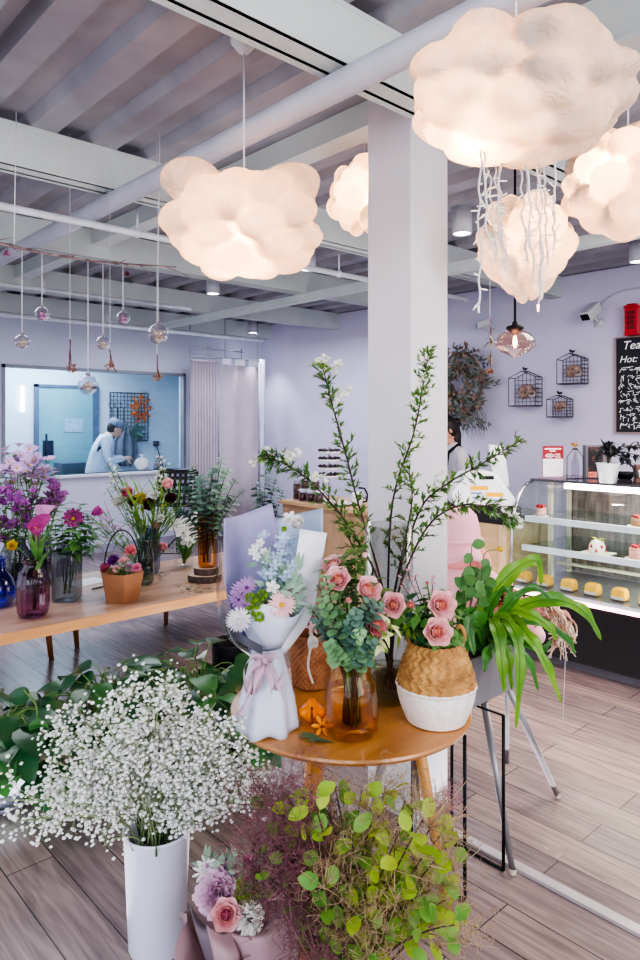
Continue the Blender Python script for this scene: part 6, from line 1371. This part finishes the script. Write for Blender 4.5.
# ================================================================ SMOKE BUSH UNDER THE ROUND TABLE
sbk = pt(356, 945, 1.66); sbk.z = 0
t = thing('flower_bucket', 'dark bucket hidden under the smoke bush branches before the round table', 'bucket', sbk)
obj('bucket_body', MB().lathe([(0, .001), (.075, .001), (.09, .21), (.094, .215), (.085, .215), (.07, .02), (0, .02)], sbk, 36), MC['pot_black'], t)
smol = mat('smoke_leaf_lime', '#bcd04a', .5, '#8fb53c', 9, trans=.4); smog = mat('smoke_leaf_green', '#86b04c', .5, '#5f9440', 9, trans=.3)
smp = mat('smoke_plume_mauve', '#a9777c', .9, '#7d525a', 12, trans=.3); smt = mat('smoke_plume_tan', '#c9b08e', .9, '#a58c68', 12, trans=.3); smst = mat('smoke_stem', '#5a3a38', .7)
def plume(parent, c, r, m, n, seed, d0=UP):
    """cloud of hair fine filaments on a forking skeleton"""
    rnd = random.Random(seed); mb = MB()
    for k in range(n):
        v_ = V((rnd.gauss(0,1), rnd.gauss(0,1), rnd.gauss(.1,1)))*.42*r; p = c + v_
        for j in range(3):
            d = V((rnd.gauss(0,1), rnd.gauss(0,1), rnd.gauss(.2,1))).normalized()*rnd.uniform(.012,.028); q = p + d; mb.tube([p, p.lerp(q,.5) + V((rnd.uniform(-1,1), rnd.uniform(-1,1), rnd.uniform(-1,1)))*.004, q], [.0007,.00055,.0004], 3, cap=False)
    for k in range(14): mb.tube([c - d0*r*.5, c + V((rnd.gauss(0,1), rnd.gauss(0,1), rnd.gauss(0,1)))*.5*r], .0008, 4)
    o = obj('smoke_plume', mb, m, parent); o['kind'] = 'stuff'; return o
def smoke_branch(label, group, tip, nleaf, L, mleaf, plumes, seed):
    base = sbk + V((R(-.05,.05), R(-.05,.05), .17)); t = thing('smoke_bush_branch', label, 'branch', base, group); ps = bez(base, base + UP*.16, tip - (tip-base)*.3 + UP*.06, tip, 9); obj('stem', MB().tube(ps, [.004 - .0003*i for i in range(10)], 6), smst, t)
    mb = MB()
    for k in range(nleaf):
        u = (.45 + .55*(k+.5)/nleaf)*9; i = min(int(u), 8); p = ps[i].lerp(ps[i+1], u-i); d = (ps[i+1]-ps[i]).normalized(); X, Yy, Z = frame(d); a = k*2.399; o = X*math.cos(a) + Yy*math.sin(a); q = p + (o + d*.3)*R(.008,.022)
        mb.tube([p, q], .0009, 4, cap=False); mb.leaf(q, (o + d*.5 + UP*.25 + rv()*.4), (UP*.8 - FW*.6 + rv()*.6), L*R(.7,1.15), L*R(.58,.74), .35, 6, rnd=1, cup=.18)
    if nleaf: obj('leaves', mb, mleaf, t)
    for j, (r, m, n) in enumerate(plumes): plume(t, ps[-1 - 2*j] + rv()*.02, r, m, n, seed*10+j)
lf_pos = [(262,790),(285,792),(310,790),(335,787),(362,790),(386,786),(405,800),(424,818),(440,836),(452,868),(446,900),(437,935),(405,925),(385,945),(360,905),(340,935),(410,880),(388,855),(350,830),(330,815),(372,820),(295,812),(400,832),(420,862),(430,890),(318,955),(352,958),(455,925),(365,875),(305,905),(325,880),(445,850)]
for i, (x, y) in enumerate(lf_pos):
    Y = 1.58 + R(-.14, .11); p = pt(x, y, min(Y, 1.69))
    lime = x > 330 or y < 800
    smoke_branch('smoke bush branch with round %s leaves under the round table' % ('lime' if lime else 'green'), 'smoke bush branches with %s leaves' % ('lime' if lime else 'green'), p, 9 if lime else 5, .047, smol if lime and i % 3 else smog, [(.07, smt if x > 320 else smp, 48)], i)
for i, (x, y) in enumerate([(262,830),(280,850),(258,870),(292,880),(282,892),(300,850),(318,925),(302,940),(325,850),(335,900),(345,865),(300,815),(320,830),(355,845),(318,955),(265,805),(252,850),(340,955),(378,900),(370,940),(398,905)]):
    p = pt(x, y, 1.60 + R(-.12,.09)); mv = x < 335
    smoke_branch('hazy %s smoke bush plume in the bunch before the round table' % ('mauve' if mv else 'tan'), '%s smoke bush plumes' % ('mauve' if mv else 'tan'), p, 4, .034, smog, [(.085, smp if mv else smt, 120 if mv else 60), (.07, smp if mv else smt, 60 if mv else 30)], 100+i)
smoke_branch('wispy pink smoke bush plume reaching right past the table leg', None, pt(446, 800, 1.8), 0, .03, smog, [(.05, mat('smoke_plume_pink', '#c98a92', .9), 60)], 201); smoke_branch('smoke bush twig with one leaf stretching right across the floor', None, pt(466, 912, 1.7), 3, .045, smol, [], 202)
# ================================================================ MAUVE WRAPPED BOUQUET
mw = pt(236, 955, 1.86); mw.z = .001; mauve = mat('mauve_wrap', '#c3a3a8', .6, '#b08e96', 4, trans=.2); mauve2 = mat('mauve_wrap_grey', '#93878f', .6, '#7f747e', 4, trans=.15)
B2 = thing('bouquet', 'bouquet of lilac peony and pink roses in mauve paper standing on the floor', 'bouquet', mw); Yq = 1.86
P = []
for z, r, wv in ((0, .045, 0), (.05, .05, .1), (.11, .085, .18), (.18, .130, .26), (.235, .155, .34)):
    P.append([mw + RT*(r*math.cos(a)*(1 + wv*.5*math.sin(5*a+1))) + FW*(r*math.sin(a)*(1 + wv*.5*math.sin(7*a))) + UP*(z + wv*.09*math.sin(4*a+.6) - .02*(math.sin(a) < 0)) for a in [2*pi*i/90 for i in range(90)]])
obj('paper_wrap', MB().grid(P, close=True), mauve, B2, solid=.0015)
for rows, m in ((([(190,905,Yq),(196,930,Yq-.06),(206,962,Yq-.08)],[(196,915,Yq),(205,935,Yq-.08),(214,962,Yq-.10)],[(204,925,Yq),(214,935,Yq-.10),(222,962,Yq-.12)]), mauve2), (([(224,928,Yq-.08),(238,945,Yq-.12),(244,975,Yq-.12)],[(250,935,Yq-.10),(262,940,Yq-.14),(268,975,Yq-.13)],[(286,912,Yq-.04),(292,930,Yq-.08),(290,975,Yq-.08)]), mauve), (([(206,925,Yq-.10),(212,950,Yq-.14),(218,985,Yq-.14)],[(222,934,Yq-.11),(226,955,Yq-.15),(230,985,Yq-.15)],[(232,930,Yq-.09),(240,955,Yq-.13),(244,985,Yq-.13)]), mauve)):
    obj('paper_fold', MB().grid(sheet(list(rows))), m, B2, solid=.002)
def f2(x, y, d, fn, mats, ax=None, nm='flower'): c = pt(x, y, Yq+d); obj(nm, fn(c, ax or (-FW*.8 + UP*.7 + rv()*.2)), mats, B2)
f2(217, 893, -.06, lambda c, a: b_carn(c, a, .064, n=60), [P_PEONY], -FW + UP*.6, nm='peony'); f2(226, 915, -.11, lambda c, a: b_rose(c, a, .036), [P_PINK, P_ROSEV], nm='pink_rose')
f2(249, 917, -.10, lambda c, a: b_pom(c, a, .040, n=120), [P_WHITE], nm='white_chrysanthemum'); f2(247, 862, .02, lambda c, a: b_rose(c, a, .022, rings=3), [P_ROSEV, P_ROSEV], nm='small_rose'); f2(252, 874, .0, lambda c, a: b_rose(c, a, .02, rings=3), [P_ROSEV, P_ROSEV], nm='small_rose'); f2(246, 878, -.02, lambda c, a: b_rose(c, a, .016, rings=3), [P_ROSEV, P_ROSEV], nm='small_rose')
for x, y in ((240,893),(242,884),(251,898),(241,905),(256,890)): f2(x, y, -.08, lambda c, a: b_pom(c, a, .0165), [P_LIME], nm='green_button_flower')
for x, y in ((203,872),(207,866),(212,870)): f2(x, y, .0, lambda c, a: b_daisy(c, a, .03, n=9, W=.3), [P_WHITE, P_LILACP], nm='pale_star_flower')
mb = MB()
for i in range(90): mb.leaf(pt(R(202,262), R(856,905), Yq + R(-.04,.05)), UP + rv(), -FW + UP*.4, R(.03,.055), R(.010,.02), .5)
obj('foliage', mb, eucm, B2); mb = MB()
for i in range(40): mb.ball(pt(R(222,256), R(852,884), Yq + R(-.02,.04)), R(.003,.006), 1)
obj('filler_buds', mb, P_LILACP, B2)['kind'] = 'stuff'
# ================================================================ BLACK ROD STAND, PLANTER, FERN
x0, x1, y0_, y1_ = 1.885, 2.112, 1.35, 1.43
sd = thing('wire_plant_stand', 'thin black metal rod stand with U shaped feet under the grey planter', 'plant stand', ((x0+x1)/2, 1.45, 0)); H_ = .545
def rod(nm, pts, r=.006): return obj(nm, MB().tube(pts, r, 8), blackm, sd)
for x in (x0, x1):
    rod('leg', [V((x, 1.35, .006)), V((x, 1.35, H_))]); rod('leg', [V((x, 1.57, .006)), V((x, 1.57, H_))]); rod('foot_bar', [V((x, 1.35, .006)), V((x, 1.57, .006))]); rod('top_bar', [V((x, 1.35, H_)), V((x, 1.57, H_))], .004)
rod('cross_bar', [V((x0, 1.57, .006)), V((x1, 1.57, .006))])
gpm = mat('planter_grey', '#8b888c', .4, '#7d7a80', 5); glg = mat('leg_grey_metal', '#9b989b', .35, metal=.5)
pc0 = V((2.09, 1.53, 0)); pl = thing('planter_box', 'grey metal trough planter on slanted round legs beside the pillar', 'planter', pc0)
ZB, ZP = .552, .725
mb = MB(); 
for lo, hi in (((1.74, 1.45, ZB), (2.42, 1.456, ZP)), ((1.74, 1.604, ZB), (2.42, 1.61, ZP)), ((1.74, 1.456, ZB), (1.746, 1.604, ZP)), ((2.414, 1.456, ZB), (2.42, 1.604, ZP)), ((1.746, 1.456, ZB), (2.414, 1.604, ZB+.006))): mb.box(lo, hi)
obj('trough', mb, gpm, pl, False); obj('soil', MB().box((1.747, 1.457, ZP-.04), (2.413, 1.603, ZP-.02)), mat('potting_soil', '#3c2e2b'), pl, False)
for f_, tp_ in (((2.12,1.318),(2.17,1.47)), ((2.69,1.46),(2.40,1.53)), ((1.72,1.68),(1.80,1.59)), ((1.66,1.36),(1.78,1.47))):
    l = obj('leg', MB().tube([V((*f_, .012)), V((*tp_, ZB))], [.011, .015], 14), glg, pl); obj('foot_cap', MB().lathe([(0, .001), (.011, .001), (.013, .010), (.012, .024)], V((*f_, 0)), 16), mat('foot_cap_beige', '#d6c8b8', .5), l)
fern = mat('fern_leaf', '#86b540', .35, '#558d34', 6, trans=.4); fernd = mat('fern_leaf_dark', '#4f8a38', .35, '#3c7430', 6, trans=.3)
FB = V((2.27, 1.53, ZP-.02)); ft = thing('birds_nest_fern', "bird's nest fern with long wavy arching fronds in the grey planter", 'fern', FB)
def frond(pts, w, m, fold=.25, n=7, twist=0):
    w = w*.82
    ps = crom([pt(*p) if not isinstance(p, Vector) else p for p in pts], n); L_ = len(ps); P = []; mid = []
    for i, p in enumerate(ps):
        t_ = i/(L_-1); d = (ps[min(i+1, L_-1)] - ps[max(i-1, 0)]).normalized(); nn = (UP*.5 - FW*.9 + RT*twist); sd_ = d.cross(nn).normalized(); nn = sd_.cross(d).normalized()
        ww = w*(math.sin(pi*min(1, (.06+t_*.94)**.75))**.6)*.5 + .0015; k1 = 1 + .22*math.sin(t_*27); k2 = 1 + .22*math.sin(t_*25+2)
        P.append([p - sd_*ww*k1 + nn*(fold*ww + .30*ww*math.sin(t_*27)), p - sd_*ww*.5 + nn*fold*ww*.35, p, p + sd_*ww*.5 + nn*fold*ww*.35, p + sd_*ww*k2 + nn*(fold*ww + .30*ww*math.sin(t_*25+2))])
    return obj('frond', MB().grid(P).tube([p - UP*.0 for p in ps], [.004 - .003*i/L_ for i in range(L_)], 5), m, ft)
F1 = 2.62
for q_ in ([(492,628,F1-.05),(512,600,F1-.1),(534,588,F1-.1),(552,600,F1-.1)], [(488,620,F1-.1),(494,600,F1-.15),(505,590,F1-.18),(516,600,F1-.2)], [(498,632,F1-.12),(512,640,F1-.2),(530,664,F1-.22),(538,690,F1-.22)], [(480,630,F1-.12),(470,612,F1-.18),(462,618,F1-.2),(458,640,F1-.2)], [(505,625,F1-.0),(540,622,F1-.0),(568,640,F1-.0),(575,655,F1-.0)]): frond([FB] + q_, .036, fernd)
frond([FB, (478,632,F1),(496,590,F1-.05),(520,566,F1-.05),(538,562,F1-.03),(541,585,F1)], .062, fern)
frond([FB, (500,622,F1),(532,602,F1-.08),(566,602,F1-.12),(588,616,F1-.12),(601,640,F1-.12)], .058, fern)
frond([FB, (500,620,F1-.1),(515,632,F1-.2),(520,668,F1-.24),(516,728,F1-.25)], .052, fern)
frond([FB, (490,618,F1-.1),(498,632,F1-.2),(502,665,F1-.24),(504,692,F1-.24)], .055, fern)
frond([FB, (512,622,F1-.05),(532,640,F1-.14),(548,668,F1-.16),(561,702,F1-.16)], .046, fern)
frond([FB, (505,612,F1-.05),(530,615,F1-.12),(550,628,F1-.14),(556,640,F1-.14)], .045, fern)
frond([FB, (485,640,F1-.1),(478,620,F1-.2),(470,625,F1-.22),(474,655,F1-.25)], .07, fernd)
frond([FB, (490,640,F1-.05),(488,610,F1-.1),(492,580,F1-.1)], .05, fernd); frond([FB, (470,640,F1-.08),(460,612,F1-.1),(458,590,F1-.1)], .06, fernd)
frond([FB, (500,640,F1-.05),(507,605,F1-.02),(512,585,F1)], .05, fernd); frond([FB, (482,645,F1-.1),(468,640,F1-.16),(465,660,F1-.2)], .06, fernd)
frond([FB, (515,640,F1),(540,650,F1-.05),(552,640,F1-.05)], .035, fernd); frond([FB, (495,640,F1-.15),(506,650,F1-.2),(512,690,F1-.22)], .05, fern); frond([FB, (500,645,F1-.1),(488,652,F1-.2),(484,672,F1-.22)], .05, fernd)
# round leafed plant in the same trough
rb_ = V((2.12, 1.53, ZP-.02)); t = thing('rose_plant', 'round leafed plant with a yellow green bud growing at the left of the fern', 'plant', rb_); st = MB(); lf = MB()
for x, y in ((472,545),(468,566),(478,572),(485,578),(460,578),(466,590),(490,568),(474,585),(482,592),(455,600)):
    e = pt(x, y, 2.5 + R(-.05,.05)); ps = bez(rb_, rb_ + UP*.12, e - UP*.05, e, 7); st.tube(ps, .0022, 5)
    for k in range(3): lf.leaf(ps[7-k], rv() + UP*.2, -FW + UP*.5 + rv()*.3, R(.045,.06), R(.036,.045), .3, 6, rnd=1)
obj('stem', st, stemg, t); obj('leaves', lf, mat('rose_plant_leaf', '#6f9f5c', .45, '#4e7f48', 10, trans=.3), t); e = pt(499, 549, 2.5)
obj('bud_stem', MB().tube(crom([rb_, pt(480, 590, 2.5), pt(484, 555, 2.5), e], 5), .002, 5), stemg, t); obj('bud', b_tulip(e, RT + UP*.1, .014), P_YEL, t)
# aerial roots
rt_ = pt(553, 612, 2.95); t = thing('air_roots', 'tangle of brown and cream dried roots hanging behind the fern tip', 'roots', rt_); mb = MB()
for i in range(34):
    a = pt(R(540,562), R(598,615), 2.9 + R(-.05,.05)); m_ = pt(R(548,582), R(612,635), 2.9 + R(-.06,.06)); e = pt(R(545,578), R(632,662), 2.9 + R(-.06,.06)); mb.tube(bez(a, m_, m_ - UP*.03, e, 7), R(.0016,.004), 5)
obj('root_strands', mb, mat('root_brown', '#b08a70', .8, '#efe0d0', 20, contrast=(.4,.6)), t)
s_leaf = MB(); [s_leaf.leaf(rt_ + rv()*.05, rv() + UP*.4, UP, .09, .05, .5) for i in range(12)]; obj('pink_leaves', s_leaf, mat('dusty_pink_leaf', '#c9928c', .6, '#a5706a', 12, trans=.2), t)
obj('root_stem', MB().tube(crom([FB, pt(520, 612, 2.72), pt(540, 600, 2.8), rt_], 5), .005, 6), stemb, t); obj('hanging_line', MB().tube([rt_, pt(566, 640, 2.9), pt(563, 722, 2.9)], .0015, 4), mat('thin_line', '#cfc9c6', .6), t)
# ================================================================ PINK PLUSH TOY ON A WHITE STOOL
plc = pt(470, 640, 3.25); plc.z = 0
stl = thing('stool', 'small white round stool on one grey post under the pink plush toy', 'stool', plc)
obj('seat', MB().lathe([(0, .42), (.17, .42), (.18, .43), (.18, .45), (.17, .46), (0, .46)], plc, 32), whp, stl)
sp_ = pt(507, 640, 3.2); sp_.z = 0; obj('post', MB().tube([sp_, sp_ + UP*.42], .010, 10), glg, stl)
plu = mat('plush_pink', '#f3c9cf', .95, '#ecb9c2', 10, bump=.5, bscale=160); plu2 = mat('plush_rose', '#f0a3a3', .9, '#e89596', 8, bump=.3); plh = mat('plush_hat', '#f2bcc8', .9, '#eaacbc', 6, bump=.2)
py = thing('plush_toy', 'big pale pink plush toy with floppy hat, sitting right of the pillar', 'plush toy', plc + UP*.461)
def union(name, balls, m, vox=.012, jit=.0):
    mb = MB()
    for c, r in balls: mb.ball(c, r, 3)
    o = obj(name, mb, m, py); r_ = o.modifiers.new('r', 'REMESH'); r_.mode = 'VOXEL'; r_.voxel_size = vox; s = o.modifiers.new('s', 'SMOOTH'); s.iterations = 6; s.factor = .6; r_.use_smooth_shade = True; return o
def q(x, y, d=0): return pt(x, y, 3.25+d)
union('body', [(q(462,600,.02), (.16,.13,.15)), (q(470,632,.0), (.20,.16,.10)), (q(484,588,-.04), (.10,.08,.09)), (q(505,606,-.08), (.10,.09,.09)), (q(520,622,-.12), (.085,.09,.075)), (q(450,575,0), (.10,.09,.08)), (q(530,635,-.15), (.07,.07,.05))], plu)
union('head', [(q(455,553,0), (.125,.11,.085)), (q(482,559,-.07), (.04,.04,.05))], plu2)
# soft hat with drooping brim
hc = q(455, 540, 0); P = []
for z, r, k in ((-.065, .165, 1), (-.055, .17, 1), (-.03, .15, .8), (-.01, .125, .3), (.0, .12, .1), (.06, .115, .05), (.12, .10, .03), (.15, .07, 0), (.155, .0, 0)):
    P.append([hc + RT*(r*math.cos(a)*(1 + .05*k*math.sin(3*a))) + FW*(r*math.sin(a)) + UP*(z - .045*k*max(0, math.cos(a)) + .015*k*math.sin(4*a)) for a in [2*pi*i/48 for i in range(48)]])
obj('hat', MB().grid(P, close=True), plh, py)
obj('hat_band', MB().tube([hc + RT*(.122*math.cos(a)) + FW*(.122*math.sin(a)) + UP*.008 for a in [2*pi*i/36 for i in range(37)]], .008, 8), plu, py)
obj('arm', MB().tube(crom([q(478,575,-.06), q(498,590,-.12), q(508,610,-.16)], 5), [.05]*6 + [.045]*4 + [.04], 14), plu, py)
for x, y, r in ((520,600,.05),(535,612,.05),(545,626,.045)): pass
for x, y, lab in ((502,598,'rose pink cloth peony lowest left beside the plush toy'),(528,612,'pale pink cloth peony at the right of the plush toy'),(508,622,'pink cloth peony in front of the plush toy')):
    c = pt(x, y, 2.95); b = V((c.x, c.y, 0)); b = V((2.30, 1.56, ZP-.02)); t = thing('cloth_peony', lab, 'flower', b); obj('stem', MB().tube(bez(b, b + UP*.1, c - UP*.06, c, 8), .003, 6), stemg, t); obj('blossom', b_carn(c, -FW + UP*.4, .075, n=30), P_PINK if y > 600 else P_CORAL, t)
